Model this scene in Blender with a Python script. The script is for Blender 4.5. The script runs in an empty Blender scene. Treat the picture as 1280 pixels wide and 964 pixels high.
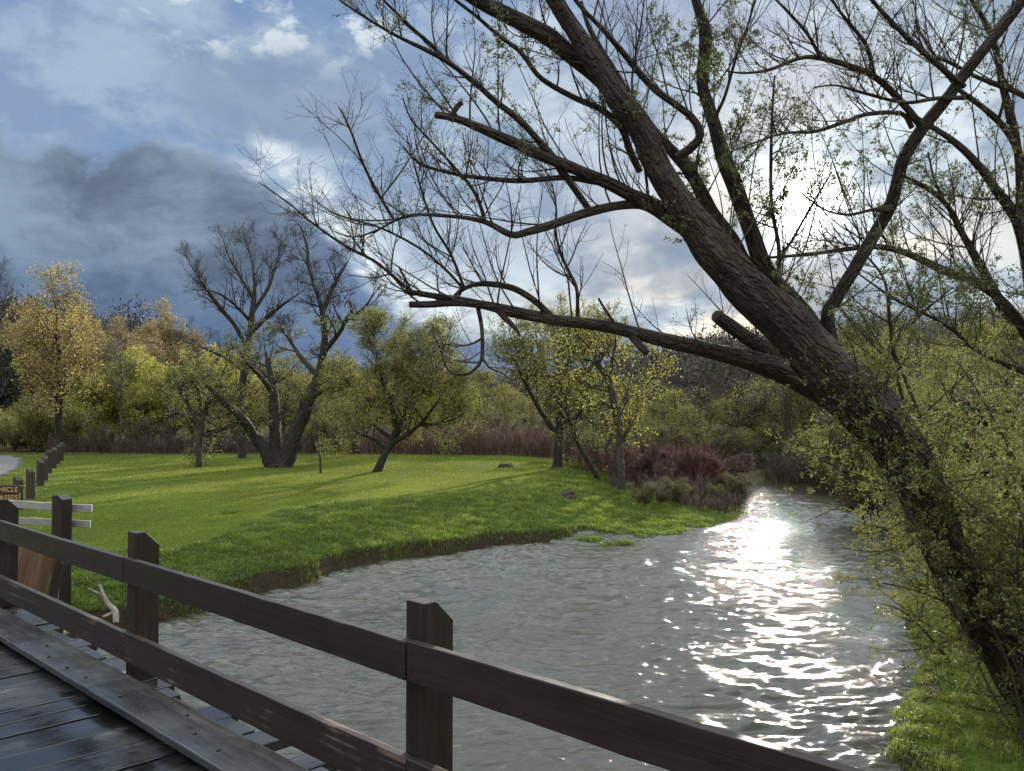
import bpy, math, random
import numpy as np
rng = np.random.default_rng(7)
random.seed(7)
S = bpy.context.scene
COL = S.collection
F = 1100.0                      # focal length in pixels of the 1280 wide picture
CZ = 3.2                        # eye height above the water (water is z = 0)
HOR = 508.0
PITCH = math.atan((HOR-482.0)/F)
cp, sp_ = math.cos(PITCH), math.sin(PITCH)

def ray(px, py):
    a = (px-640)/F; b = (482-py)/F
    return np.array([a, cp-b*sp_, sp_+b*cp])
def PX(px, py, d):              # point seen at a pixel at depth d (metres ahead)
    r = ray(px, py); r = r*(d/r[1]); r[2] += CZ
    return r
def G(px, py, z=0.0):           # point of the level z seen at a pixel
    r = ray(px, py); t = (z-CZ)/r[2]
    return np.array([r[0]*t, r[1]*t, z])

# ---------------------------------------------------------------- object helpers
def link(o, parent=None):
    COL.objects.link(o)
    if parent is not None: o.parent = parent
    return o
def tag(o, label=None, cat=None, group=None, kind=None):
    if label: o['label'] = label
    if cat: o['category'] = cat
    if group: o['group'] = group
    if kind: o['kind'] = kind
    return o
def empty(name, loc=(0,0,0), rz=0.0):
    o = bpy.data.objects.new(name, None); o.location = loc; o.rotation_euler = (0,0,rz)
    o.empty_display_size = 0.3
    return link(o)
def mk(name, V, Fc, mat, parent=None, smooth=False, tint=None, bark=None, loc=None):
    V = np.asarray(V, dtype=np.float32); 
    if loc is not None: V = V-np.asarray(loc, dtype=np.float32)
    if not isinstance(Fc, list): Fc = [Fc]
    Fc = [np.asarray(f, dtype=np.int32) for f in Fc if len(f)]
    me = bpy.data.meshes.new(name)
    me.vertices.add(len(V)); me.vertices.foreach_set('co', V.ravel())
    idx = np.concatenate([f.ravel() for f in Fc])
    tot = np.concatenate([np.full(len(f), f.shape[1], dtype=np.int32) for f in Fc])
    st = np.concatenate([[0], np.cumsum(tot)[:-1]]).astype(np.int32)
    me.loops.add(len(idx)); me.loops.foreach_set('vertex_index', idx)
    me.polygons.add(len(tot)); me.polygons.foreach_set('loop_start', st)
    me.polygons.foreach_set('loop_total', tot)
    me.polygons.foreach_set('use_smooth', np.full(len(tot), smooth, dtype=bool))
    if tint is not None:
        a = me.attributes.new('tint', 'FLOAT', 'POINT'); a.data.foreach_set('value', np.asarray(tint, dtype=np.float32))
    if bark is not None:
        a = me.attributes.new('bark', 'FLOAT_VECTOR', 'POINT'); a.data.foreach_set('vector', np.asarray(bark, dtype=np.float32).ravel())
    me.update(calc_edges=True)
    if mat: me.materials.append(mat)
    o = bpy.data.objects.new(name, me)
    if loc is not None and parent is None: o.location = loc
    return link(o, parent)

class Geo:                      # gathers pieces into one mesh
    def __init__(s): s.V=[]; s.F={3:[],4:[]}; s.T=[]; s.B=[]; s.n=0
    def add(s, V, Fc, tint=None, bark=None):
        V = np.asarray(V, dtype=float).reshape(-1,3)
        for f in (Fc if isinstance(Fc, list) else [Fc]):
            f = np.asarray(f)
            if len(f): s.F[f.shape[1]].append(f+s.n)
        s.V.append(V)
        s.T.append(np.zeros(len(V)) if tint is None else np.broadcast_to(tint, (len(V),)))
        s.B.append(np.zeros((len(V),3)) if bark is None else bark)
        s.n += len(V)
    def box(s, c, size, ax=None, taper=0.0, jit=0.0):
        # box centred at c with half axes along ax (3x3 rows) and full sizes
        ax = np.eye(3) if ax is None else np.asarray(ax, dtype=float)
        hs = np.array(size)/2.0
        k = np.array([[-1,-1,-1],[1,-1,-1],[1,1,-1],[-1,1,-1],[-1,-1,1],[1,-1,1],[1,1,1],[-1,1,1]], dtype=float)
        P = k*hs
        if jit: P = P+rng.normal(0, jit, P.shape)
        P = P@ax+np.asarray(c)
        s.add(P, np.array([[0,3,2,1],[4,5,6,7],[0,1,5,4],[1,2,6,5],[2,3,7,6],[3,0,4,7]]))
    def obj(s, name, mat, parent=None, smooth=False, loc=None):
        V = np.concatenate(s.V); Fc = [np.concatenate(s.F[k]) for k in (3,4) if s.F[k]]
        return mk(name, V, Fc, mat, parent, smooth, np.concatenate(s.T), np.concatenate(s.B), loc)
def bevel(o, w, seg=2):
    m = o.modifiers.new('bevel', 'BEVEL'); m.width = w; m.segments = seg; m.limit_method = 'ANGLE'; m.angle_limit = 0.6
    return o
def nrm(a): return a/np.maximum(np.linalg.norm(a, axis=-1, keepdims=True), 1e-9)

# ---------------------------------------------------------------- noise
def _h(i, j, k, s):
    v = np.sin(i*127.1+j*311.7+k*74.7+s*53.3)*43758.5453
    return v-np.floor(v)
def vnoise(x, y, z=0.0, s=0):
    x, y, z = np.broadcast_arrays(np.asarray(x,float), np.asarray(y,float), np.asarray(z,float))
    i, j, k = np.floor(x), np.floor(y), np.floor(z)
    u, v, w = x-i, y-j, z-k
    u, v, w = [t*t*(3-2*t) for t in (u,v,w)]
    r = 0
    for a in (0,1):
        for b in (0,1):
            for c in (0,1):
                r = r+_h(i+a,j+b,k+c,s)*(u if a else 1-u)*(v if b else 1-v)*(w if c else 1-w)
    return r
def fbm(x, y, z=0.0, o=4, s=0):
    r = 0; a = .5; n = 0
    for q in range(o):
        r = r+a*vnoise(x*2**q, y*2**q, np.asarray(z)*2**q, s+q); n += a; a *= .5
    return r/n

# ---------------------------------------------------------------- branches
def tubes(geo, P, R, sides=5, tint=None, rough=0.0, cap=True):
    """P (N,K,3) centre lines, R (N,K) radii -> tubes added to geo"""
    P = np.asarray(P, float); R = np.asarray(R, float)
    N, K, _ = P.shape
    if N == 0: return
    T = np.gradient(P, axis=1); T = nrm(T)
    D = nrm(P[:,-1]-P[:,0])
    ref = np.where(np.abs(D[:,2:3])<.8, np.array([[0,0,1.]]), np.array([[1.,0,0]]))
    U = np.empty_like(P); u = nrm(np.cross(T[:,0], ref))
    for k in range(K):
        u = nrm(u-T[:,k]*np.sum(u*T[:,k], -1, keepdims=True)); U[:,k] = u
    W = np.cross(T, U)
    a = np.arange(sides)*2*math.pi/sides
    ca, sa = np.cos(a), np.sin(a)
    L = np.concatenate([np.zeros((N,1)), np.cumsum(np.linalg.norm(np.diff(P,axis=1),axis=-1),axis=1)], axis=1)
    Rr = R[:,:,None]*np.ones((1,1,sides))
    ph = rng.uniform(0, 50, (N,1,1))
    if rough:
        A = a[None,None,:]
        cx, cy = np.cos(A)*2.2, np.sin(A)*2.2
        LL = L[:,:,None]
        g = vnoise(cx*1.9+ph, cy*1.9+LL*.9, LL*2.2, 3)
        g2 = vnoise(cx*1.0+ph+LL*.2, cy*1.0, LL*1.1, 9)
        g3 = vnoise(cx*4.2+ph, cy*4.2+LL*2, LL*5, 5)
        Rr = Rr*(1+rough*(np.abs(g-.5)*2.4-.5)+rough*1.1*(g2-.5)+rough*.5*(g3-.5))
    V = P[:,:,None,:]+Rr[...,None]*(ca[None,None,:,None]*U[:,:,None,:]+sa[None,None,:,None]*W[:,:,None,:])
    bk = np.empty((N,K,sides,3))
    bk[...,0] = ca*R[:,:,None]+ph; bk[...,1] = sa*R[:,:,None]; bk[...,2] = L[:,:,None]
    base = (np.arange(N)*K*sides)[:,None,None]; kk = (np.arange(K-1)*sides)[None,:,None]; j = np.arange(sides)[None,None,:]; j2 = (j+1)%sides
    Q = np.stack([base+kk+j, base+kk+j2, base+kk+sides+j2, base+kk+sides+j], -1).reshape(-1,4)
    tn = None if tint is None else np.repeat(np.broadcast_to(tint,(N,)), K*sides)
    geo.add(V.reshape(-1,3), Q, tn, bk.reshape(-1,3))
    if cap and sides >= 4:
        n0 = geo.n
        C = P[:,-1]+T[:,-1]*R[:,-1:]*.25
        ring = V[:,-1].reshape(N*sides,3)
        allv = np.concatenate([ring, C]); r = np.arange(N)[:,None]*sides
        jj = np.arange(sides)[None,:]
        tri = np.stack([r+jj, r+(jj+1)%sides, np.broadcast_to(N*sides+np.arange(N)[:,None], (N,sides))], -1).reshape(-1,3)
        bb = np.concatenate([bk[:,-1].reshape(N*sides,3), np.repeat(bk[:,-1,:1].reshape(N,3),1,0)])
        geo.add(allv, tri, None if tint is None else float(np.mean(tint)), bb)

def catmull(pts, K):
    p = np.asarray(pts, float)
    if len(p) < 3:
        t = np.linspace(0,1,K)[:,None]; return p[0]*(1-t)+p[-1]*t
    e = np.vstack([2*p[0]-p[1], p, 2*p[-1]-p[-2]])
    seg = np.linalg.norm(np.diff(p[:,:3],axis=0),axis=1); cum = np.concatenate([[0],np.cumsum(seg)])
    s = np.linspace(0, cum[-1], K); i = np.clip(np.searchsorted(cum, s, side='right')-1, 0, len(seg)-1)
    t = ((s-cum[i])/np.maximum(seg[i],1e-6))[:,None]
    a, b, c, d = e[i], e[i+1], e[i+2], e[i+3]
    return .5*((2*b)+(-a+c)*t+(2*a-5*b+4*c-d)*t*t+(-a+3*b-3*c+d)*t**3)

def sprout(P, R, n, t0=.15, t1=1.0, ang=(35,65), length=(.5,1.), rad=.5, rmax=None, rmin=.002, K=6, wob=.25, up=.1,
           tip=.3, side=None, lscale=True, rg=None):
    """children along parents.  n: count per parent (array or number)"""
    rg = rg or rng
    N, Kp, _ = P.shape
    n = np.broadcast_to(np.asarray(n), (N,)).astype(float)
    cnt = np.floor(n+rg.random(N)).astype(int)
    idx = np.repeat(np.arange(N), cnt); M = len(idx)
    if M == 0: return np.zeros((0,K,3)), np.zeros((0,K)), np.zeros(0,int)
    t = rg.uniform(t0, t1, M); f = t*(Kp-1); i = np.minimum(f.astype(int), Kp-2); w = (f-i)[:,None]
    A, B = P[idx,i], P[idx,i+1]
    pos = A*(1-w)+B*w; T = nrm(B-A)
    pr = R[idx,i]*(1-w[:,0])+R[idx,i+1]*w[:,0]
    perp = nrm(np.cross(T, rg.normal(size=(M,3))))
    if side is not None: perp = nrm(perp+np.asarray(side)); perp = nrm(perp-T*np.sum(perp*T,-1,keepdims=True))
    a = np.radians(rg.uniform(ang[0], ang[1], M))[:,None]
    d = np.cos(a)*T+np.sin(a)*perp
    L = rg.uniform(length[0], length[1], M)
    if lscale: L = L*(1-.55*t)
    r0 = pr*rad*rg.uniform(.7,1.1,M)
    if rmax is not None: r0 = np.minimum(r0, rmax)
    r0 = np.maximum(r0, rmin)
    out = np.empty((M,K,3)); out[:,0] = pos
    wv = nrm(rg.normal(size=(M,3)))*wob
    st = (L/(K-1))[:,None]
    for k in range(1,K):
        wv = wv*.6+rg.normal(size=(M,3))*wob*.4
        d = nrm(d+wv*.5+np.array([0,0,up])*(.5))
        out[:,k] = out[:,k-1]+d*st
    s = np.linspace(0,1,K)[None,:]
    rr = r0[:,None]*(1-(1-tip)*s)
    return out, rr, idx

def leaves(geo, P, per, size=(.03,.05), aspect=.4, spread=.03, t0=.2, tint=(0,1), droop=0.0, clump=1, along=.6, rg=None, keep=None):
    rg = rg or rng
    N, K, _ = P.shape
    if N == 0: return
    n = np.broadcast_to(np.asarray(per), (N,)).astype(float)
    cnt = np.floor(n+rg.random(N)).astype(int)
    idx = np.repeat(np.arange(N), cnt); M = len(idx)
    if M == 0: return
    t = rg.uniform(t0,1,M); f = t*(K-1); i = np.minimum(f.astype(int),K-2); w = (f-i)[:,None]
    pos = P[idx,i]*(1-w)+P[idx,i+1]*w; T = nrm(P[idx,i+1]-P[idx,i])
    if clump > 1:
        pos = np.repeat(pos, clump, 0); T = np.repeat(T, clump, 0); M = len(pos)
    pos = pos+rg.normal(size=(M,3))*spread
    if keep is not None:
        k = keep(pos); pos, T = pos[k], T[k]; M = len(pos)
        if M == 0: return
    d = nrm(T*along+rg.normal(size=(M,3))*.7+np.array([0,0,-droop]))
    u = nrm(np.cross(d, rg.normal(size=(M,3)))); 
    s = rg.uniform(size[0], size[1], M)[:,None]
    V = np.stack([pos, pos+d*s*.5+u*s*aspect*.5, pos+d*s, pos+d*s*.5-u*s*aspect*.5], 1)
    tn = np.repeat(rg.uniform(tint[0], tint[1], M), 4)
    geo.add(V.reshape(-1,3), np.arange(M*4).reshape(-1,4), tn)
SUN_E=5.0; EXPO=0.45; SKY_S=0.85; BACK_FILL=.65; HAZE=0; WA=3.3; OVER_FILL=2.1; DN=True; GD=1.0; WB=.28
# ---------------------------------------------------------------- materials
class NT:
    def __init__(s, nt): s.nt = nt; s.nodes = nt.nodes; s.links = nt.links
    def n(s, typ, **kw):
        o = s.nodes.new(typ)
        for k, v in kw.items():
            if k.startswith('i_'): 
                key = k[2:]; key = int(key) if key.isdigit() else key.replace('_',' ')
                s.put(o.inputs[key], v)
            else: setattr(o, k, v)
        return o
    def put(s, inp, v):
        if hasattr(v, 'is_output') or isinstance(v, bpy.types.NodeSocket): s.links.new(v, inp)
        else: inp.default_value = v
    def m(s, op, a, b=None, c=None, clamp=False):
        o = s.nodes.new('ShaderNodeMath'); o.operation = op; o.use_clamp = clamp
        for i, v in enumerate((a,b,c)):
            if v is not None: s.put(o.inputs[i], v)
        return o.outputs[0]
    def ss(s, v, a, b, x=0.0, y=1.0, kind='SMOOTHSTEP'):
        o = s.nodes.new('ShaderNodeMapRange'); o.interpolation_type = kind; o.clamp = True
        for i, q in enumerate((v,a,b,x,y)): s.put(o.inputs[i], q)
        return o.outputs[0]
    def mix(s, f, a, b, blend='MIX'):
        o = s.nodes.new('ShaderNodeMix'); o.data_type = 'RGBA'; o.blend_type = blend; o.clamp_factor = True
        s.put(o.inputs[0], f)
        for i, v in ((6,a),(7,b)):
            if isinstance(v, (tuple,list)) and len(v)==3: v = (*v,1)
            s.put(o.inputs[i], v)
        return o.outputs[2]
    def noise(s, vec, scale, detail=4, rough=.55, out=0, dist=0.0):
        o = s.n('ShaderNodeTexNoise'); 
        if vec is not None: s.links.new(vec, o.inputs['Vector'])
        o.inputs['Scale'].default_value = scale; o.inputs['Detail'].default_value = detail; o.inputs['Roughness'].default_value = rough
        o.inputs['Distortion'].default_value = dist
        return o.outputs[out]
    def vscale(s, vec, sc):
        o = s.nodes.new('ShaderNodeVectorMath'); o.operation = 'MULTIPLY'; s.links.new(vec, o.inputs[0]); o.inputs[1].default_value = sc
        return o.outputs[0]
def newmat(name):
    m = bpy.data.materials.new(name); m.use_nodes = True
    t = NT(m.node_tree); t.nodes.clear()
    out = t.n('ShaderNodeOutputMaterial')
    return m, t, out
def c4(c): return (*c, 1.0)
def princ(t, out, **kw):
    b = t.n('ShaderNodeBsdfPrincipled')
    for k, v in kw.items():
        if isinstance(v, tuple) and len(v) == 3: v = c4(v)
        t.put(b.inputs[k.replace('_',' ')], v)
    t.links.new(b.outputs[0], out.inputs[0])
    return b
def bump(t, h, strength=.5, dist=.01):
    b = t.n('ShaderNodeBump'); t.links.new(h, b.inputs['Height']); b.inputs['Strength'].default_value = strength; b.inputs['Distance'].default_value = dist
    return b.outputs[0]

def leaf_mat(name, c0, c1, trans=.5, c2=None, rough=.5, spec=True):
    """colour runs from c0 to c1 over the leaf's own tint; transmits light"""
    m, t, out = newmat(name)
    at = t.n('ShaderNodeAttribute', attribute_name='tint').outputs['Fac']
    col = t.mix(at, c0, c1)
    if c2 is not None:
        pos = t.n('ShaderNodeNewGeometry').outputs['Position']
        col = t.mix(t.ss(t.noise(pos, .8, 2), .5, .75), col, c2)
    d = t.n('ShaderNodeBsdfDiffuse'); t.links.new(col, d.inputs[0])
    tr = t.n('ShaderNodeBsdfTranslucent'); t.links.new(col, tr.inputs[0])
    mx = t.n('ShaderNodeMixShader'); mx.inputs[0].default_value = trans
    t.links.new(d.outputs[0], mx.inputs[1]); t.links.new(tr.outputs[0], mx.inputs[2])
    last = mx.outputs[0]
    if spec:
        g = t.n('ShaderNodeBsdfGlossy'); g.inputs['Roughness'].default_value = rough; g.inputs[0].default_value = (1,1,1,1)
        m2 = t.n('ShaderNodeMixShader'); m2.inputs[0].default_value = .05
        t.links.new(last, m2.inputs[1]); t.links.new(g.outputs[0], m2.inputs[2]); last = m2.outputs[0]
    t.links.new(last, out.inputs[0])
    return m

def bark_mat(name, c0, c1, scale=14.0, moss=0.0, mossc=(.05,.07,.015), stren=.9, dist=.03):
    m, t, out = newmat(name)
    bk = t.n('ShaderNodeAttribute', attribute_name='bark').outputs['Vector']
    v = t.vscale(bk, (1,1,.30))
    w = t.noise(v, scale*.8, 3, .6, 1)
    ad = t.n('ShaderNodeVectorMath', operation='MULTIPLY_ADD'); t.links.new(w, ad.inputs[0]); ad.inputs[1].default_value = (.05,.05,.12); t.links.new(v, ad.inputs[2])
    vo = t.n('ShaderNodeTexVoronoi', feature='DISTANCE_TO_EDGE'); t.links.new(ad.outputs[0], vo.inputs['Vector']); vo.inputs['Scale'].default_value = scale*1.5
    rid = t.ss(vo.outputs[0], 0.0, .28)
    fine = t.noise(v, scale*6, 5, .65)
    h = t.m('ADD', t.m('MULTIPLY', rid, .7), t.m('MULTIPLY', fine, .5))
    col = t.mix(t.m('ADD', t.m('MULTIPLY', rid, .45), t.m('MULTIPLY', fine, .6)), c0, c1)
    pos = t.n('ShaderNodeNewGeometry').outputs['Position']
    big = t.noise(pos, 1.7, 4)
    col = t.mix(t.m('MULTIPLY', t.ss(big, .45, .7), .35), col, tuple(x*1.7 for x in c1))
    if moss:
        nz = t.n('ShaderNodeSeparateXYZ'); t.links.new(t.n('ShaderNodeNewGeometry').outputs['Normal'], nz.inputs[0])
        mk_ = t.m('MULTIPLY', t.ss(t.m('ADD', t.m('MULTIPLY', nz.outputs[2], .35), t.noise(pos, 5, 5)), .62, .85), moss)
        col = t.mix(mk_, col, mossc)
    princ(t, out, Base_Color=col, Roughness=.85, Normal=bump(t, h, stren, dist))
    return m
def twig_mat(name, c, rough=.7):
    m, t, out = newmat(name)
    pos = t.n('ShaderNodeNewGeometry').outputs['Position']
    col = t.mix(t.noise(pos, 3.0, 3), tuple(x*.7 for x in c), tuple(x*1.35 for x in c))
    princ(t, out, Base_Color=col, Roughness=rough)
    return m

def wood_mat(name, c0, c1, axis, scale=1.0, rough=(.35,.6), wet=0.0, wear=0.0, wearc=(.25,.2,.17), stren=.35, across=45.0, spec=.5):
    """timber with grain along a world direction"""
    m, t, out = newmat(name)
    pos = t.n('ShaderNodeNewGeometry').outputs['Position']
    a = nrm(np.asarray(axis, float)); 
    def dot(vv):
        o = t.n('ShaderNodeVectorMath', operation='DOT_PRODUCT'); t.links.new(pos, o.inputs[0]); o.inputs[1].default_value = tuple(vv); return o.outputs['Value']
    ref = np.array([0,0,1.]) if abs(a[2])<.8 else np.array([1.,0,0])
    b = nrm(np.cross(a, ref)); c = np.cross(a, b)
    cm = t.n('ShaderNodeCombineXYZ')
    t.put(cm.inputs[0], t.m('MULTIPLY', dot(a), 1.6*scale)); t.put(cm.inputs[1], t.m('MULTIPLY', dot(b), across*scale)); t.put(cm.inputs[2], t.m('MULTIPLY', dot(c), across*scale))
    oi = t.n('ShaderNodeObjectInfo').outputs['Random']
    sh = t.n('ShaderNodeVectorMath', operation='ADD'); t.links.new(cm.outputs[0], sh.inputs[0]); 
    sc = t.n('ShaderNodeCombineXYZ'); t.put(sc.inputs[0], t.m('MULTIPLY', oi, 37.0)); t.put(sc.inputs[1], t.m('MULTIPLY', oi, 91.0)); t.links.new(sc.outputs[0], sh.inputs[1])
    g1 = t.noise(sh.outputs[0], 1.0, 5, .6, dist=.4)
    g2 = t.noise(sh.outputs[0], 3.5, 3, .7)
    gr = t.m('ADD', t.m('MULTIPLY', g1, .65), t.m('MULTIPLY', g2, .35))
    col = t.mix(t.ss(gr, .35, .65), c0, c1)
    col = t.mix(t.m('MULTIPLY', oi, .35), col, tuple(x*.6 for x in c0))
    big = t.noise(pos, 2.3, 5, .6)
    if wear:
        wm = t.m('MULTIPLY', t.ss(t.m('ADD', t.m('MULTIPLY', big, .6), t.m('MULTIPLY', g1, .55)), .66, .76), wear)
        col = t.mix(wm, col, wearc)
    r = t.ss(big, .35, .65, rough[0], rough[1])
    if wet:
        pud = t.m('MULTIPLY', t.ss(t.noise(pos, 1.5, 4, .6), .48, .6), wet)
        col = t.mix(pud, col, tuple(x*.55 for x in c0))
        r = t.m('ADD', t.m('MULTIPLY', r, t.m('SUBTRACT', 1.0, pud)), t.m('MULTIPLY', pud, .06))
        ns = t.m('SUBTRACT', 1.0, t.m('MULTIPLY', pud, .85))
    h = t.m('ADD', gr, t.m('MULTIPLY', g2, .4))
    if wet: h = t.m('MULTIPLY', h, ns)
    princ(t, out, Base_Color=col, Roughness=r, Normal=bump(t, h, stren, .004), Specular_IOR_Level=spec)
    return m
def plain_mat(name, c, rough=.6, metal=0.0, vary=.25, scale=8.0):
    m, t, out = newmat(name)
    pos = t.n('ShaderNodeNewGeometry').outputs['Position']
    n = t.noise(pos, scale, 5, .6)
    col = t.mix(n, tuple(x*(1-vary) for x in c), tuple(x*(1+vary) for x in c))
    princ(t, out, Base_Color=col, Roughness=rough, Metallic=metal, Normal=bump(t, n, .3, .01))
    return m
# ---------------------------------------------------------------- camera, sun, sky
cam = bpy.data.cameras.new('camera'); camo = link(bpy.data.objects.new('camera', cam))
camo.location = (0,0,CZ); camo.rotation_euler = (math.pi/2+PITCH, 0, 0)
cam.sensor_width = 36; cam.sensor_fit = 'HORIZONTAL'; cam.lens = 36*F/1280; cam.clip_end = 3000; cam.clip_start = .05
S.camera = camo
SAZ = math.atan((1003-640)/F); SEL = math.radians(12.2)
SUN = np.array([math.sin(SAZ)*math.cos(SEL), math.cos(SAZ)*math.cos(SEL), math.sin(SEL)])
from mathutils import Vector
sl = bpy.data.lights.new('sun', 'SUN'); sl.energy = SUN_E; sl.angle = math.radians(.5); sl.color = (1,.93,.82)
so = link(bpy.data.objects.new('sun', sl)); so.rotation_euler = Vector(SUN).to_track_quat('Z','Y').to_euler(); so.location = (20,60,30)
S.view_settings.view_transform = 'Standard'; S.view_settings.look = 'None'; S.view_settings.gamma = 1; S.view_settings.use_curve_mapping = False
S.view_settings.exposure = EXPO
cy = S.cycles
cy.max_bounces = 6; cy.diffuse_bounces = 2; cy.glossy_bounces = 3; cy.transmission_bounces = 4; cy.transparent_max_bounces = 6
cy.use_denoising = DN; cy.sample_clamp_indirect = 4; cy.caustics_reflective = False; cy.caustics_refractive = False
try: cy.denoiser = 'OPENIMAGEDENOISE'
except Exception: pass

def build_world():
    w = bpy.data.worlds.new('World'); S.world = w; w.use_nodes = True
    t = NT(w.node_tree); t.nodes.clear()
    out = t.n('ShaderNodeOutputWorld'); bg = t.n('ShaderNodeBackground'); t.links.new(bg.outputs[0], out.inputs[0])
    D = t.n('ShaderNodeTexCoord').outputs['Generated']
    xyz = t.n('ShaderNodeSeparateXYZ'); t.links.new(D, xyz.inputs[0]); x,y,z = xyz.outputs
    sky = t.n('ShaderNodeTexSky'); sky.sky_type = 'NISHITA'; sky.sun_disc = False; sky.sun_elevation = SEL; sky.sun_rotation = SAZ
    zz = t.m('MAXIMUM', z, 0.0)
    az = t.m('ARCTAN2', x, y); el = t.m('ARCSINE', zz)
    den = t.m('ADD', zz, .16)
    cm = t.n('ShaderNodeCombineXYZ'); t.put(cm.inputs[0], t.m('DIVIDE', x, den)); t.put(cm.inputs[1], t.m('DIVIDE', y, den))
    q = cm.outputs[0]
    sx = t.n('ShaderNodeCombineXYZ'); t.put(sx.inputs[0], az); t.put(sx.inputs[1], t.m('MULTIPLY', el, 1.6)); a2 = sx.outputs[0]
    N1 = t.noise(q, 1.5, 10, .58, dist=.35)
    N2 = t.noise(t.vscale(a2, (1,1,1)), 5.0, 10, .58, dist=.25)
    N3 = t.noise(t.vscale(a2, (1,1.35,1)), 4.2, 9, .55, dist=.2)
    N4 = t.noise(a2, 12.0, 9, .6, dist=.3)
    N5 = t.noise(a2, 21.0, 8, .62, dist=.2)
    W = t.m('SUBTRACT', N2, .5)
    elw = t.m('ADD', el, t.m('MULTIPLY', W, .13))
    azw = t.m('ADD', az, t.m('MULTIPLY', t.m('SUBTRACT', N4, .5), .16))
    nis = t.n('ShaderNodeVectorMath', operation='SCALE'); t.links.new(sky.outputs[0], nis.inputs[0]); nis.inputs['Scale'].default_value = .085
    # clear blue between the clouds
    blue = t.mix(.72, nis.outputs[0], (.155,.25,.50))
    # high broken cloud, whiter towards the sun's side
    side = t.ss(az, -.45, .35)
    white = t.mix(side, (.36,.43,.58), (.60,.65,.74))
    shade = t.mix(side, (.235,.305,.48), (.26,.32,.44))
    up = t.mix(t.ss(t.m('ADD', t.m('MULTIPLY', N4, .55), t.m('MULTIPLY', N3, .45)), .43, .57), shade, white)
    cov = t.ss(N1, .42, .56)
    c = t.mix(t.m('MULTIPLY', cov, .95), blue, up)
    # small bright puffs in the upper middle
    pz = t.m('MULTIPLY', t.m('MULTIPLY', t.ss(az, -.46, -.36), t.ss(az, -.05, -.16)), t.ss(elw, .33, .38))
    c = t.mix(t.m('MULTIPLY', t.m('MULTIPLY', pz, t.ss(t.m('ADD', t.m('MULTIPLY', N5, .6), t.m('MULTIPLY', N4, .4)), .50, .60)), .85), c, (.66,.70,.77))
    # billowing cloud with a bright rim standing over the storm bank
    B = t.ss(azw, -.30, -.10, .262, .075, 'LINEAR')
    rim0 = t.ss(t.m('SUBTRACT', elw, B), -.02, .015)
    rim1 = t.ss(t.m('SUBTRACT', elw, B), .105, .03)
    rimaz = t.m('MULTIPLY', t.ss(azw, -.33, -.23), t.ss(azw, .12, -.02))
    rim = t.m('MULTIPLY', t.m('MULTIPLY', rim0, rim1), rimaz)
    puff = t.ss(t.m('ADD', t.m('MULTIPLY', N4, .45), t.m('MULTIPLY', N5, .55)), .45, .55)
    c = t.mix(t.m('MULTIPLY', rim, t.m('ADD', t.m('MULTIPLY', puff, .72), .22)), c, (.80,.83,.88))
    # grey body of the mid cloud above the rim
    body = t.m('MULTIPLY', t.m('MULTIPLY', t.ss(azw, -.42, -.30), t.ss(azw, -.08, -.18)), t.m('MULTIPLY', t.ss(elw, .27, .30), t.ss(elw, .40, .35)))
    c = t.mix(t.m('MULTIPLY', body, .75), c, (.22,.275,.42))
    # storm bank low on the left
    dk = t.ss(t.m('SUBTRACT', B, t.m('SUBTRACT', elw, t.m('MULTIPLY', t.m('SUBTRACT', N4, .5), .12))), -.008, .018)
    dcol = t.mix(t.ss(t.m('ADD', t.m('MULTIPLY', N3, .6), t.m('MULTIPLY', N4, .4)), .40, .60), (.115,.145,.215), (.25,.31,.43))
    low = t.ss(el, .19, .06)
    lcol = t.mix(t.ss(N3, .3, .75), (.045,.084,.180), (.10,.16,.30))
    dcol = t.mix(t.m('MULTIPLY', low, .85), dcol, lcol)
    dcol = t.mix(t.m('MULTIPLY', t.ss(az, -.32, -.05), .6), dcol, (.17,.24,.47))
    away = t.ss(t.m('ABSOLUTE', t.m('ADD', az, .45)), 1.6, .9)
    c = t.mix(t.m('MULTIPLY', dk, away), c, dcol)
    # grey broken cloud low on the right
    gr = t.m('MULTIPLY', t.ss(az, -.08, .03), t.ss(elw, .26, .14))
    c = t.mix(t.m('MULTIPLY', gr, t.ss(N3, .55, .44, 0, .75)), c, (.20,.245,.35))
    # light of the veiled sun
    dt = t.n('ShaderNodeVectorMath', operation='DOT_PRODUCT'); t.links.new(D, dt.inputs[0]); dt.inputs[1].default_value = tuple(SUN)
    ang = t.m('ARCCOSINE', t.m('MINIMUM', dt.outputs['Value'], .999999))
    thin = t.ss(t.m('ADD', t.m('MULTIPLY', N4, .6), t.m('MULTIPLY', N1, .4)), .40, .58, .30, 1.35)
    g1 = t.m('MULTIPLY', t.m('EXPONENT', t.m('MULTIPLY', t.m('POWER', t.m('DIVIDE', ang, .030), 2.0), -1.0)), 7.0)
    g2 = t.m('MULTIPLY', t.m('EXPONENT', t.m('DIVIDE', ang, -.036)), .95)
    g3 = t.m('MULTIPLY', t.m('EXPONENT', t.m('DIVIDE', ang, -.20)), .13)
    g = t.m('ADD', g1, t.m('MULTIPLY', t.m('ADD', g2, g3), thin))
    gc = t.n('ShaderNodeVectorMath', operation='SCALE'); gc.inputs[0].default_value = (1.0,.96,.90); t.links.new(g, gc.inputs['Scale'])
    ad = t.n('ShaderNodeVectorMath', operation='ADD'); t.links.new(c, ad.inputs[0]); t.links.new(gc.outputs[0], ad.inputs[1])
    c = ad.outputs[0]
    # added fill: unseen sky behind the viewer brightened for frontal light
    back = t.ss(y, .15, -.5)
    c = t.mix(t.m('MULTIPLY', back, .8), c, (BACK_FILL*1.0, BACK_FILL*.98, BACK_FILL*.97))
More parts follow.
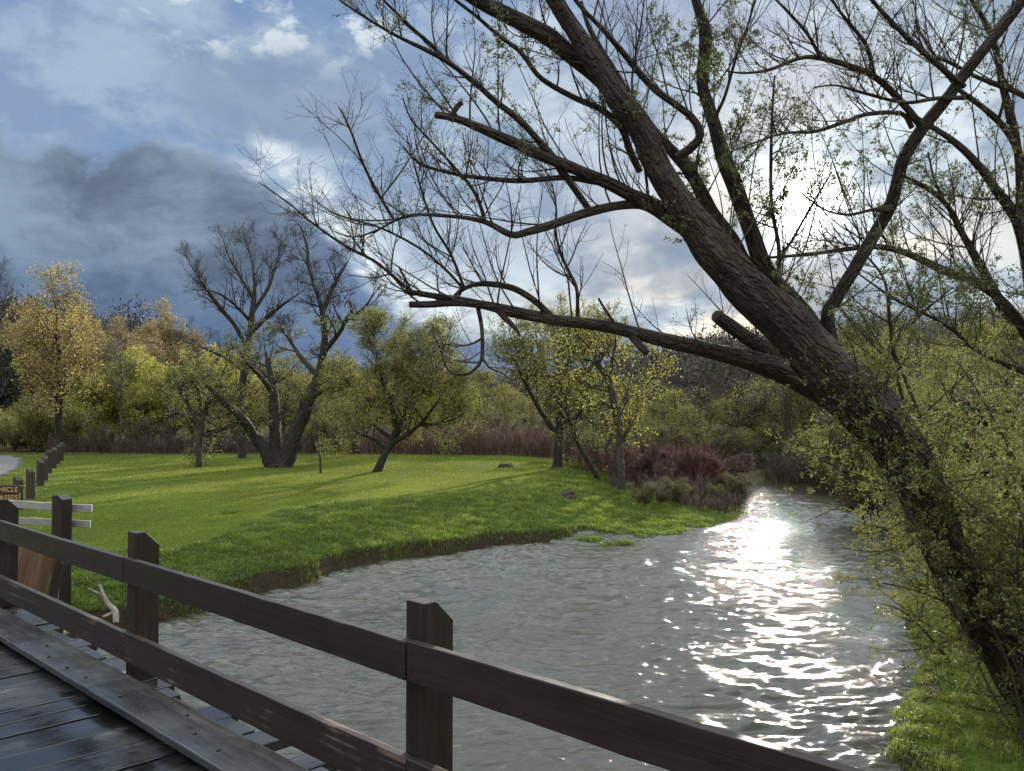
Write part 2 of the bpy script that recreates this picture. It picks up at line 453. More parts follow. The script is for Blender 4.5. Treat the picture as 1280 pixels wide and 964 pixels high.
    # added fill: overhead sky out of view brightened to light water and deck
    c = t.mix(t.m('MULTIPLY', t.ss(el, .46, .66), .85), c, (OVER_FILL*.95, OVER_FILL*.98, OVER_FILL*1.05))
    # below the horizon
    c = t.mix(t.ss(z, 0.0, -.03), c, (.08,.09,.08))
    c = t.mix(1.0, c, (.93,1.0,.97), 'MULTIPLY')
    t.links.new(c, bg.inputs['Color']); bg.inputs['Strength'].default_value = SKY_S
    w.cycles.sampling_method = 'MANUAL'; w.cycles.sample_map_resolution = 1024
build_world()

# ---------------------------------------------------------------- river outline and the lie of the land
def gl(l): return [tuple(G(a,b,0)[:2]) for a,b in l]
SHL = [(-9.5,-12),(-8.6,0),(-8.0,6.5)]+gl([(40,812),(95,803),(150,796),(200,785),(250,771),(300,753),(345,742),(385,733),(440,713),(500,704),(560,697),(620,689),
      (680,681),(715,674),(738,667),(765,673),(800,674),(850,670),(900,660),(936,645),(930,627),(905,612),(880,605)])+[(7.7,38.7),(8,48),(2,62),(-10,80),(-40,100)]
SHR = [(-40,108),(-6,87),(6,67),(11,50),(10.2,40)]+gl([(960,606),(1010,616),(1060,627),(1110,645),(1124,665),(1140,700),(1148,722),(1140,745),(1112,775),
      (1128,815),(1140,850),(1120,885),(1095,920),(1078,955)])+[(3.7,5.5),(4.3,2),(4.6,-12)]
SHL = np.array(SHL); SHR = np.array(SHR); POLY = np.vstack([SHL, SHR])
def segdist(x, y, L):
    d = np.full(x.shape, 1e9)
    for (ax,ay),(bx,by) in zip(L[:-1], L[1:]):
        dx, dy = bx-ax, by-ay
        t = np.clip(((x-ax)*dx+(y-ay)*dy)/(dx*dx+dy*dy+1e-12), 0, 1)
        d = np.minimum(d, np.hypot(x-ax-t*dx, y-ay-t*dy))
    return d
def inpoly(x, y, P):
    c = np.zeros(x.shape, bool); n = len(P)
    for i in range(n):
        x1,y1 = P[i]; x2,y2 = P[(i+1)%n]
        m = ((y1>y)!=(y2>y))&(x < (x2-x1)*(y-y1)/((y2-y1) if y2!=y1 else 1e-9)+x1)
        c ^= m
    return c
def sst(a, b, v):
    t = np.clip((v-a)/(b-a), 0, 1); return t*t*(3-2*t)
BDX, BDY = -1116/math.hypot(1116,F), F/math.hypot(1116,F)
ISL = [tuple(G(a,b,0)[:2]) for a,b in ((738,677),(772,682))]
def land(x, y):
    x = np.asarray(x, float); y = np.asarray(y, float); x, y = np.broadcast_arrays(x, y)
    wx = x+.35*(fbm(x*.9, y*.9, 0, 3, 11)-.5); wy = y+.35*(fbm(x*.9, y*.9, 0, 3, 21)-.5)
    dl, dr = segdist(wx, wy, SHL), segdist(wx, wy, SHR)
    ins = inpoly(wx, wy, POLY); d = np.minimum(dl, dr)
    left = (dl < dr)
    W = 1.9+2.4*sst(18, 23, y)
    prom = sst(-.5, 3.5, x)*sst(18, 20, y)
    zl = (.36*(1-prom*.85))*sst(0, .16, d)+(.24+.13*prom)*sst(.1, W*(1+.5*prom), d)
    zr = .16*sst(0, .35, d)+.42*sst(.2, 4.5, d)+.9*sst(6, 25, d)*(x>0)
    zo = np.where(left, zl, zr)
    bankz = np.where(left, 1-sst(W*.8, W*1.35, d), 1-.4*sst(3,8,d))
    zo = zo+(fbm(x*2.2, y*2.2, 0, 3, 5)-.5)*.13*bankz*sst(0,.5,d)+(fbm(x*.25, y*.25, 0, 2, 8)-.5)*.10*sst(1,5,d)
    z = np.where(ins, -.7*sst(0, 1.6, d)-.02, zo)
    # mud bar at the end of the point
    for (ix,iy) in ISL:
        r = np.hypot((x-ix)/.55, (y-iy)/.5); z = np.maximum(z, np.where(r<1.2, .07-.12*r*r, -9))
    tt = x*BDX+y*BDY; lt = np.abs(x*BDY-y*BDX+1.0)
    z = np.maximum(z, np.where(tt > 8.4, 1.50-.13*(tt-8.4)-.9*np.maximum(lt-3.0,0), -9))
    far = np.maximum(y, 1)
    rt = x/far
    z = z+8.5*sst(62, 120, y)*sst(-.24, -.46, rt)
    z = z+13.0*sst(120, 270, y)*sst(.06, .26, rt)+3.0*sst(150, 300, y)
    z = z+6*sst(55, 120, np.abs(x))*sst(-10,40,y)
    return z
def bank_mask(x, y):
    wx = x+.35*(fbm(x*.9, y*.9, 0, 3, 11)-.5); wy = y+.35*(fbm(x*.9, y*.9, 0, 3, 21)-.5)
    dl, dr = segdist(wx, wy, SHL), segdist(wx, wy, SHR)
    ins = inpoly(wx, wy, POLY); left = dl < dr
    return ins, left, np.minimum(dl, dr)
def zat(x, y): return float(land(np.array([x]), np.array([y]))[0])

ROAD = np.array([G(-250,575,.6)[:2], G(-20,568.5,.6)[:2], G(14,570,.6)[:2], G(26,575,.6)[:2], G(25,582,.6)[:2], G(12,590,.6)[:2], G(-6,600,.6)[:2], G(-25,618,.6)[:2], (-13.5,15), (-10,11.2), (-12.6,8.6), (-17,13.5), (-24,24)])

def axis_steps(lo, hi, fine, start, end, grow=1.12, cap=30):
    a = list(np.arange(lo, hi+1e-6, fine)); s = fine
    while a[-1] < end: s = min(s*grow, cap); a.append(a[-1]+s)
    s = fine; b = [lo]
    while b[-1] > start: s = min(s*grow, cap); b.append(b[-1]-s)
    return np.array(b[:0:-1]+a)
def grid_mesh(xs, ys, zf):
    X, Y = np.meshgrid(xs, ys); Z = zf(X, Y)
    nx, ny = len(xs), len(ys)
    V = np.stack([X,Y,Z],-1).reshape(-1,3)
    i = np.arange(nx-1)[None,:]+np.arange(ny-1)[:,None]*nx
    Fq = np.stack([i, i+1, i+1+nx, i+nx], -1).reshape(-1,4)
    return V, Fq
def ground_material():
    m, t, out = newmat('ground')
    at = t.n('ShaderNodeAttribute', attribute_name='tint').outputs['Fac']
    pos = t.n('ShaderNodeNewGeometry').outputs['Position']
    n1 = t.noise(pos, .9, 6, .6); n2 = t.noise(pos, 14, 5, .6)
    n0 = t.noise(pos, .16, 3, .5)
    g = t.mix(n2, (.045,.065,.010), (.095,.125,.020)); g = t.mix(t.m('MULTIPLY', t.ss(n1,.4,.65), .5), g, (.15,.19,.03))
    g = t.mix(t.m('MULTIPLY', t.ss(n0,.42,.6), .35), g, (.07,.12,.02))
    s = t.mix(n2, (.018,.013,.009), (.062,.047,.031))
    f = t.mix(n1, (.05,.038,.022), (.085,.082,.035))
    c = t.mix(t.ss(at, .2, .8), g, s); c = t.mix(t.ss(at, 1.2, 1.8), c, f)
    princ(t, out, Base_Color=c, Roughness=1.0, Normal=bump(t, n2, .8, .05), Specular_IOR_Level=.05)
    return m
xs = axis_steps(-11, 9, .13, -420, 420, 1.10); ys = axis_steps(3, 31, .14, -60, 750, 1.085)
gv, gf = grid_mesh(xs, ys, land)
ins, left, dd = bank_mask(gv[:,0], gv[:,1])
msk = np.where(ins | (dd < .32+.3*vnoise(gv[:,0]*3, gv[:,1]*3, 0, 4)), 1.0, 0.0)
edge_y = 47.5+1.5*(vnoise(gv[:,0]*.3, 0, 0, 2)-.5)
msk = np.where((gv[:,1] > edge_y) & left, 2.0, msk); msk = np.where((~left) & (gv[:,1] > 24), 2.0, msk)
mk('ground', gv, gf, ground_material(), smooth=True, tint=msk); tag(bpy.data.objects['ground'], kind='structure')

# gravel road, a sheet just above the turf
def road():
    m, t, out = newmat('gravel')
    pos = t.n('ShaderNodeNewGeometry').outputs['Position']
    c = t.mix(t.noise(pos, 30, 4, .7), (.08,.076,.074), (.19,.18,.175)); c = t.mix(t.ss(t.noise(pos,.8,4),.5,.7), c, (.10,.09,.08))
    princ(t, out, Base_Color=c, Roughness=.75, Normal=bump(t, t.noise(pos, 40, 3), .8, .03))
    xs = np.arange(-46, -9, .35); ys = np.arange(8, 50, .35)
    X, Y = np.meshgrid(xs, ys)
    V, Fq = grid_mesh(xs, ys, lambda a,b: land(a,b)+.02)
    cen = V[Fq].mean(1); ok = inpoly(cen[:,0], cen[:,1], ROAD)
    Fq = Fq[ok]; u, inv = np.unique(Fq, return_inverse=True)
    o = mk('gravel_road', V[u], inv.reshape(-1,4), m, smooth=True); tag(o, kind='structure')
road()

# ---------------------------------------------------------------- water
def ripple(x, y):
    w1 = fbm(x*.8, y*.8, 0, 3, 31)-.5; w2 = fbm(x*.6+9, y*.6, 0, 3, 41)-.5
    def crest(u, v, s): 
        n = vnoise(u, v, 0, s); return (1-np.abs(n-.5)*2)**1.6
    r = .0110*crest(x*.75+w2*1.5+y*.35, y*2.5+w1*3.0+x*.25, 61)
    r = r+.0115*crest(x*1.5+w2*3-y*.8, y*5.0+w1*4.5+x*.9, 71)
    r = r+.0088*crest(x*3.2+w1*4+y*1.5, y*9.5+w2*5-x*1.2, 81)
    r = r+.0026*(vnoise(x*7+w1*5, y*17+w2*5+x*3, 0, 91)-.5)*2
    calm = .45+1.1*fbm(x*.35, y*.30, 0, 3, 97)
    return r*calm*WA
def water():
    m, t, out = newmat('river_water')
    pos = t.n('ShaderNodeNewGeometry').outputs['Position']
    mp = t.vscale(pos, (1.0,2.6,1.0))
    n1 = t.noise(mp, 6.5, 4, .6, dist=.6); n2 = t.noise(mp, 13.0, 3, .6, dist=.4)
    big = t.noise(pos, .5, 4)
    n3 = t.noise(mp, 30.0, 2, .5)
    h = t.m('ADD', t.m('MULTIPLY', n1, 1.0), t.m('ADD', t.m('MULTIPLY', n2, .45), t.m('MULTIPLY', n3, .12)))
    h = t.m('MULTIPLY', h, t.ss(big, .3, .7, .7, 1.2))
    col = t.mix(t.noise(pos, .7, 4), (.036,.034,.023), (.075,.068,.046))
    princ(t, out, Base_Color=col, Roughness=.05, IOR=1.333, Normal=bump(t, h, WB, .06), Specular_IOR_Level=.85)
    xs = axis_steps(-7, 10, .06, -60, 30, 1.12, 2); ys = axis_steps(5, 26, .027, -14, 112, 1.03, 2)
    def zf(X, Y):
        fade = 1-.6*sst(28, 45, Y)
        return ripple(X, Y)*fade-.0
    V, Fq = grid_mesh(xs, ys, zf)
    cen = V[Fq[:,0]]; near = segdist(cen[:,0], cen[:,1], POLY) < 2.5
    ok = near | inpoly(cen[:,0], cen[:,1], POLY)
    Fq = Fq[ok]; u, inv = np.unique(Fq, return_inverse=True)
    o = mk('river_water', V[u], inv.reshape(-1,4), m, smooth=True); tag(o, kind='structure')
water()

# ---------------------------------------------------------------- grass
M_grass = leaf_mat('lawn_grass', (.125,.158,.012), (.255,.275,.026), .55, c2=(.225,.225,.03), rough=.4)
M_bank = leaf_mat('bank_grass', (.075,.125,.012), (.23,.29,.035), .55, c2=(.14,.18,.025), rough=.4)
M_bankr = leaf_mat('right_bank_grass', (.12,.19,.015), (.30,.34,.05), .5, c2=(.20,.23,.05), rough=.4)
def blades(name, x, y, hgt, wid, mat, label=None, seg=2, lean=.5, tintv=None, flat=0.0):
    n = len(x); z = land(x, y)-.01
    a = rng.uniform(0, 2*math.pi, n); la = rng.uniform(0, 2*math.pi, n); ll = np.abs(rng.normal(0, lean, n))*hgt
    b = np.stack([np.cos(a)*wid/2, np.sin(a)*wid/2, 0*a], -1)
    ld = np.stack([np.cos(la)*ll, np.sin(la)*ll, 0*la], -1)
    p = np.stack([x,y,z],-1); up = np.zeros((n,3)); up[:,2] = hgt
    mid = p+up*.6+ld*.35; tip = p+up*(1-.35*np.minimum(ll/np.maximum(hgt,1e-4),1))[:,None]+ld
    V = np.stack([p-b, p+b, mid+b*.75, mid-b*.75, tip], 1).reshape(-1,3)
    k = np.arange(n)[:,None]*5
    q = k+np.array([0,1,2,3]); tr = k+np.array([3,2,4])
    tn = np.repeat(rng.random(n) if tintv is None else tintv, 5)
    o = mk(name, V, [tr, q], mat, smooth=False, tint=tn)
    return tag(o, kind='stuff')
def scatter(n, rmin, rmax, amin=-.60, amax=.60, pw=1.0):
    r = rmin*(rmax/rmin)**rng.random(n); a = rng.uniform(amin, amax, n)
    return r*np.sin(a), r*np.cos(a), r
def grass():
    # mown lawn
    x, y, r = scatter(int(620000*GD), 9, 60, -.66, .40)
    i, l, d = bank_mask(x, y); W = 1.9+2.4*sst(18, 23, y)
    ok = (~i)&l&(d > W*.7)&(y < 48.2+vnoise(x*.6,0,0,3)*1.2)&(~inpoly(x, y, ROAD))
    x, y, r = x[ok], y[ok], r[ok]
    cl = fbm(x*1.1, y*1.1, 0, 4, 17); patch = fbm(x*.3, y*.3, 0, 3, 19)
    h = (.020+.016*cl)*(1+r*.012)*rng.uniform(.7,1.25,len(x))
    w = .005+.0007*r
    tn = np.clip(.5+(cl-.5)*.9+(patch-.5)*1.2+rng.normal(0,.16,len(x)), 0, 1)
    blades('lawn_grass', x, y, h, w, M_grass, tintv=tn)
    # rough grass of the bank
    x, y, r = scatter(int(760000*GD), 9.5, 42, -.60, .42)
    i, l, d = bank_mask(x, y); W = 1.9+2.4*sst(18, 23, y)
    tuft = fbm(x*2.6, y*2.6, 0, 3, 23)
    ok = l&(~i)&(d > np.where(y < 19.5, .17*sst(.56, .72, vnoise(x*1.4, y*1.4, 0, 77))-.01, .0))&(d < W*1.25*(.75+.6*vnoise(x*1.3,y*1.3,0,6)))&(rng.random(len(x)) < .7+1.2*(tuft-.3)+.6*(d<.4))
    for (ix,iy) in ISL: ok |= (np.hypot(x-ix, (y-iy)) < .5)
    x, y, r, tuft, d = x[ok], y[ok], r[ok], tuft[ok], d[ok]
    h = (.045+.22*np.clip(tuft-.28,0,1)**1.1)*rng.uniform(.5,1.3,len(x))*(1+.006*r)*np.where(d<.5,.9,1)
    blades('bank_grass', x, y, h, .007+.0006*r, M_bank, lean=.7, tintv=np.clip(.25+(tuft-.45)*2.0+rng.normal(0,.18,len(x)),0,1))
    # right bank
    x, y, r = scatter(int(330000*GD), 5.5, 30, .10, .62)
    i, l, d = bank_mask(x, y); tuft = fbm(x*3.5, y*3.5, 0, 3, 29)
    ok = (~i)&(~l)&(d > -.02)&(rng.random(len(x)) < .35+1.5*(tuft-.3))
    x, y, r, tuft = x[ok], y[ok], r[ok], tuft[ok]
    h = (.02+.13*np.clip(tuft-.25,0,1))*rng.uniform(.5,1.3,len(x))
    blades('right_bank_grass', x, y, h, .006+.0005*r, M_bankr, lean=.8, tintv=np.clip(.4+(tuft-.5)*1.8+rng.normal(0,.2,len(x)),0,1))
grass()
# ---------------------------------------------------------------- the bridge
BD = nrm(np.array([-1116.0, F, 0.0]))           # along the bridge, away from the viewer
BN = np.array([BD[1], -BD[0], 0.0])             # towards the water
UP = np.array([0,0,1.0]); DECK = CZ-1.65
def BP(t, D, h): return BD*t+BN*D+UP*(CZ-h)     # h = below the eye
AX = np.array([BD, BN, UP])
def tpix(px, D):                                # station along the bridge whose line at offset D is seen in column px
    k = (px-640)/F     # x = k*y
    # BD.x*t+BN.x*D = k*(BD.y*t+BN.y*D)
    return D*(k*BN[1]-BN[0])/(BD[0]-k*BD[1])
M_rail = wood_mat('rail_timber', (.014,.0065,.0055), (.030,.0155,.0125), BD, 1.0, (.40,.62), wear=.0, across=38)
M_railw = wood_mat('worn_rail_timber', (.014,.0065,.0055), (.030,.0155,.0125), BD, 1.0, (.38,.60), wear=.8, wearc=(.20,.13,.10), across=38)
M_post = wood_mat('post_timber', (.014,.0065,.0055), (.032,.017,.0135), UP, 1.0, (.35,.6), wear=.3, wearc=(.13,.08,.06), across=38)
M_deck = wood_mat('wet_deck_timber', (.012,.011,.011), (.045,.042,.041), BN, .9, (.20,.40), wet=.85, wear=.5, wearc=(.17,.165,.16), stren=.5, across=26, spec=.6)
M_kerb = wood_mat('kerb_timber', (.028,.026,.027), (.068,.064,.064), BD, 1.0, (.24,.46), wet=.30, wear=.25, wearc=(.20,.13,.09), across=16, spec=.5, stren=.2)
M_beam = wood_mat('beam_timber', (.020,.016,.013), (.05,.042,.035), BD, 1.0, (.5,.8))
M_steel = plain_mat('galvanised_steel', (.42,.44,.46), .35, .9, .15, 30)
M_bolt = plain_mat('dark_bolt', (.06,.055,.055), .4, .8)

bridge = empty('wooden_bridge', tuple(BP(tpix(170,2.2), 1.9, 1.65)))
tag(bridge, 'dark wet timber bridge with brown post and rail railing over the creek', 'bridge')
bo = np.array(bridge.location)
def bpart(g, name, mat, parent=None, bw=.004, sm=False):
    V = np.concatenate(g.V)-bo
    Fc = [np.concatenate(g.F[k]) for k in (3,4) if g.F[k]]
    o = mk(name, V, Fc, mat, parent or bridge, sm, np.concatenate(g.T))
    if bw: bevel(o, bw)
    return o
def sub(parent, o):  # sub-part sits in the same space as its part
    return o
ends = 8.6                                       # the bridge reaches the bank
tp = [tpix(170, 2.22), tpix(524, 2.22)]
step = tp[0]-tp[1]
def post(t):
    b, n = .112, .150
    z0, z1 = CZ-1.652, CZ-.765
    D0 = 2.20
    lean = rng.normal(0, .006)
    prof = [(0,z0),(n,z0),(n,z1-.085),(n-.088,z1),(0,z1)]
    V = []
    for s in (-1,1):
        for (dn,z) in prof: V.append(BD*(t+s*b/2+lean*(z-z0)/.9)+BN*(D0+dn)+UP*z)
    F4 = [[i,(i+1)%5,(i+1)%5+5,i+5] for i in range(5)]
    me_v = np.array(V)
    g2 = Geo(); g2.add(me_v, [np.array(F4)[:, ::-1], np.array([[0,1,2],[0,2,3],[0,3,4],[5,7,6],[5,8,7],[5,9,8]])])
    p = bpart(g2, 'post', M_post, bw=.004)
    # angle bracket and its screws at the foot
    k = Geo()
    k.box(BD*(t+b/2+.045)+BN*(D0+.045)+UP*(z0+.010), (.085,.09,.006), AX)
    k.box(BD*(t+b/2+.004)+BN*(D0+.045)+UP*(z0+.060), (.006,.09,.11), AX)
    for a_,c_ in ((.02,.035),(.065,.085),(.02,.085)):
        k.box(BD*(t+b/2+.010)+BN*(D0+a_)+UP*(z0+c_), (.008,.011,.011), AX)
    bpart(k, 'bracket', M_steel, p, bw=.001)
    return p
stations = [tp[0]+step, tp[0], tp[1], tp[1]-step, tp[1]-2*step]
for t in stations: post(t)
def board(t0, t1, D, h0, h1, th, name, mat, bend=0.0):
    """a plank on edge; h0 top and h1 bottom below the eye"""
    n = 24; g = Geo()
    ts = np.linspace(t0, t1, n)
    ring = []
    bow = rng.normal(0,.003)
    for i, t in enumerate(ts):
        s = (t-t0)/(t1-t0); wv = bow*4*s*(1-s)
        e = [rng.normal(0,.0012) for _ in range(4)]
        ring += [BP(t, D, h1+wv+e[0]), BP(t, D+th, h1+wv+e[1]), BP(t, D+th, h0+wv+e[2]), BP(t, D, h0+wv+e[3])]
    V = np.array(ring); q = []
    for i in range(n-1):
        for j in range(4): q.append([i*4+j, i*4+(j+1)%4, (i+1)*4+(j+1)%4, (i+1)*4+j])
    q.append([3,2,1,0]); q.append([(n-1)*4+k for k in range(4)])
    g.add(V, np.array(q))
    return bpart(g, name, mat, bw=.004)
edges = [stations[0]+.7]+stations[1:]
for i in range(len(edges)-1):
    t1, t0 = edges[i], edges[i+1]
    board(t0+.002, t1-.002, 2.158+rng.normal(0,.002), .912+rng.normal(0,.003), 1.062, .040, 'top_rail', M_rail)
    board(t0+.002, t1-.002, 2.158+rng.normal(0,.002), 1.368+rng.normal(0,.004), 1.533, .040, 'bottom_rail', M_railw)
# fixings of the rails
for t in stations[:3]:
    for h in (.95,1.02,1.41,1.49):
        for s in (-.03,.03):
            g = Geo(); tubes(g, np.array([[BP(t+s,2.159,h), BP(t+s,2.153,h)]]), np.array([[.005,.005]]), 8)
            bpart(g, 'screw', M_bolt, bw=0)

# deck planks, each one laid across
t = -6.0
while t < ends:
    w = rng.choice([.235,.285,.285,.235,.19]); 
    g = Geo()
    end = 2.34+rng.choice([-.05,-.02,0,.03,.07,.09], p=[.15,.2,.2,.2,.15,.1])
    lo = -4.3
    if rng.random() < .10 and t > -1: end -= .12
    zj = rng.normal(0,.003); th = .055
    n = 40; Ds = np.linspace(lo, end, n); ring = []
    warp = rng.normal(0,.0018)
    for D in Ds:
        zz = 1.65+zj; e = rng.normal(0,.0012,2)
        ring += [BP(t+e[0], D, zz+th), BP(t+w-.016+e[1], D, zz+th), BP(t+w-.016+e[1], D, zz+warp), BP(t+e[0], D, zz-warp)]
    q = []
    for i in range(n-1):
        for j in range(4): q.append([i*4+(j+1)%4, i*4+j, (i+1)*4+j, (i+1)*4+(j+1)%4])
    q.append([0,1,2,3]); q.append([(n-1)*4+k for k in (3,2,1,0)])
    g.add(np.array(ring), np.array(q))
    pl = bpart(g, 'deck_plank', M_deck, bw=.005)
    if -2 < t < 7.5:
        for D, f_ in ((1.58,.25), (1.60,.75)):
            k = Geo(); tubes(k, np.array([[BP(t+w*f_, D, 1.65+zj+.002), BP(t+w*f_, D, 1.65+zj-.003)]]), np.array([[.006,.006]]), 8)
            bpart(k, 'nail', M_bolt, pl, bw=0)
    t += w
# kerb plank raised on blocks
g = Geo()
kerb_edges = [ends-.3, tpix(140,1.98), -2.6, -6]
for a_, b_ in zip(kerb_edges[:-1], kerb_edges[1:]):
    n = 40; ts = np.linspace(b_+.003, a_-.003, n); ring = []
    for t in ts:
        e = rng.normal(0,.0012,4)
        ring += [BP(t,1.858+e[0],1.612), BP(t,2.125+e[1],1.612), BP(t,2.125+e[2],1.572+e[3]), BP(t,1.858+e[0],1.572+e[1])]
    q = []
    for i in range(n-1):
        for j in range(4): q.append([i*4+j, i*4+(j+1)%4, (i+1)*4+(j+1)%4, (i+1)*4+j])
    q.append([3,2,1,0]); q.append([(n-1)*4+k for k in range(4)])
    kg = Geo(); kg.add(np.array(ring), np.array(q))
    kb = bpart(kg, 'kerb_board', M_kerb, bw=.008)
    t = b_+.2
    while t < a_-.1:
        k = Geo(); D = 1.955+.06*rng.normal()
        tubes(k, np.array([[BP(t,D,1.573), BP(t,D,1.566), BP(t,D,1.563)]]), np.array([[.0105,.0105,.006]]), 8)
        bpart(k, 'bolt', M_bolt, kb, bw=0)
        t += rng.uniform(.24,.34)
t = -5.5
while t < ends-.4:
    k = Geo(); k.box(BP(t,2.02,1.632), (.30,.17,.038), AX); bpart(k, 'kerb_block', M_beam, bw=0); t += 1.2
for D in (2.0, .4, -1.4, -3.4):
    k = Geo(); k.box(BP(1.3, D, 1.705+.16), (14.4,.2,.32), AX); bpart(k, 'beam', M_beam, bw=.008)
# ---------------------------------------------------------------- small things on the left bank
M_old = wood_mat('old_post_timber', (.028,.018,.014), (.065,.045,.036), UP, 1.0, (.6,.85), wear=.3, wearc=(.16,.13,.10), across=30)
M_pale = wood_mat('weathered_rail_timber', (.26,.235,.21), (.42,.39,.36), (1,0,0), 1.0, (.6,.85), wear=.3, wearc=(.15,.12,.10), across=40)
def slant_post(g, x, y, z0, z1, bx, by, cut=.08, rot=0.0, lean=(0,0)):
    c, s = math.cos(rot), math.sin(rot)
    prof = [(-bx/2,z0),(bx/2,z0),(bx/2,z1-cut),(bx*.05,z1),(-bx/2,z1-.01)]
    V = []
    for k in (-1,1):
        for (a,z) in prof:
            u, v = a, k*by/2
            f = (z-z0)
            V.append((x+u*c-v*s+lean[0]*f, y+u*s+v*c+lean[1]*f, z))
    F4 = [[i,(i+1)%5,(i+1)%5+5,i+5] for i in range(5)]
    g.add(V, [np.array(F4), np.array([[0,2,1],[0,3,2],[0,4,3],[5,6,7],[5,7,8],[5,8,9]])])

# vehicle barrier posts beside the road
for i, (px, base) in enumerate([(8,652),(22,637),(38,623),(50,609),(56,600),(60.5,592),(67,585),(72,579.5),(76,576.5)]):
    p = G(px, base, .6); z0 = zat(p[0], p[1])-.05
    g = Geo(); slant_post(g, p[0], p[1], z0, z0+.92+rng.normal(0,.02), .20, .17, .09, rng.uniform(-.9,-.6), (rng.normal(0,.015), rng.normal(0,.015)))
    o = g.obj('barrier_post', M_old, loc=(p[0], p[1], z0)); bevel(o, .01)
    tag(o, 'short dark square timber post with slanted top beside the gravel road', 'post', 'barrier posts in a line along the gravel road')
    lab = {0:'nearest barrier post, at the left picture edge behind the brown sign', 1:'second nearest barrier post, rising just over the end of the brown sign',
           2:'dark barrier post standing free just right of the brown sign, full height in view', 3:'barrier post behind the one just right of the brown sign',
           4:'fifth barrier post counted from the brown sign along the road', 5:'sixth barrier post counted from the brown sign along the road',
           6:'seventh barrier post, third from the far end of the line', 7:'barrier post before the last one, near the yellow maple',
           8:'farthest and smallest barrier post, at the foot of the yellow maple'}
    o['label'] = lab[i]

# the little rail fence behind the bridge
d = 12.1
fo = PX(76, 748, d); z0 = zat(fo[0], fo[1])
fence = empty('rail_fence', (fo[0], fo[1], z0)); tag(fence, 'short fence of two pale weathered rails on a dark chamfered post beyond the bridge', 'fence')
fl = np.array(fence.location)
def fpart(g, name, mat, par, off, bw=.006):
    V = np.concatenate(g.V)-off; Fc = [np.concatenate(g.F[k]) for k in (3,4) if g.F[k]]
    o = mk(name, V, Fc, mat, par); 
    if bw: bevel(o, bw)
    return o
g = Geo(); slant_post(g, fo[0], fo[1], z0-.1, CZ-(618-508)/F*d, .20, .16, .06, math.radians(-25)); fpart(g, 'post', M_post, fence, fl)
g = Geo(); q = PX(-34, 748, d+.2); slant_post(g, q[0], q[1], z0-.1, CZ-(618-508)/F*d, .20, .16, .06, math.radians(-25)); fpart(g, 'post', M_post, fence, fl)
for (xa, ya, xb, yb, hh) in ((-40,626.5,115,636,.105),(-40,649,113,655.5,.10)):
    A = PX(xa, ya, d+.35); B = PX(xb, yb, d+.12); n = 14; ring = []
    for i in range(n):
        c = A+(B-A)*i/(n-1)+np.array([0,0,rng.normal(0,.003)])
        for (dy,dz) in ((-.02,-hh/2),(.02,-hh/2),(.02,hh/2),(-.02,hh/2)): ring.append(c+np.array([0,dy,dz]))
    qd = [[i*4+j, i*4+(j+1)%4, (i+1)*4+(j+1)%4, (i+1)*4+j] for i in range(n-1) for j in range(4)]+[[3,2,1,0],[(n-1)*4+k for k in range(4)]]
    g = Geo(); g.add(np.array(ring), np.array(qd)); fpart(g, 'rail', M_pale, fence, fl)

# brown sign with routed yellow letters
M_sign = wood_mat('sign_timber', (.030,.017,.012), (.060,.036,.026), (1,0,0), 1.0, (.5,.8), across=30)
M_letter = plain_mat('yellow_sign_paint', (.50,.33,.10), .6)
d = 13.2
so_ = PX(-12, 640, d); zg = zat(so_[0], so_[1])
sign = empty('road_sign', (so_[0], so_[1], zg)); tag(sign, 'brown timber sign board with pointed end and yellow lettering at the left picture edge', 'sign')
sg = np.array(sign.location)
def T2(px, py, dy=0): p = PX(px, py, d); p[1] += dy; return p
prof = [(-62,606),(24,606.5),(31,608.5),(25,616),(24,626.5),(-62,626)]
V = [T2(a,b,-.02) for a,b in prof]+[T2(a,b,.02) for a,b in prof]; n = 6
g = Geo(); g.add(V, [np.array([[i,i+n,(i+1)%n+n,(i+1)%n] for i in range(n)]+[[0,1,4,5],[11,10,7,6]]), np.array([[1,2,3],[1,3,4],[9,8,7],[10,9,7]])])
fpart(g, 'sign_board', M_sign, sign, sg, .004)
def text_mesh(txt, size, ext=.003):
    cu = bpy.data.curves.new('t', 'FONT'); cu.body = txt; cu.size = size; cu.extrude = ext; cu.align_x = 'RIGHT'; cu.space_character = 1.12; cu.offset = size*.018
    o = bpy.data.objects.new('t', cu); COL.objects.link(o)
    bpy.context.view_layer.update()
    me = bpy.data.meshes.new_from_object(o.evaluated_get(bpy.context.evaluated_depsgraph_get())); bpy.data.objects.remove(o); return me
for txt, px, py in (('VEHICLE', 23.6, 614.6), ('PASSES', 23.2, 624.4)):
    me = text_mesh(txt, .098); me.materials.clear(); me.materials.append(M_letter)
    o = bpy.data.objects.new('lettering', me); link(o, sign); p = T2(px, py, -.024)
    o.location = p-sg; o.rotation_euler = (math.pi/2, 0, 0)
for px in (-50, -12):
    p = T2(px, 640, .06); g = Geo(); slant_post(g, p[0], p[1], zg-.1, CZ-(604-508)/F*d, .10, .07, .03); fpart(g, 'post', M_old, sign, sg)

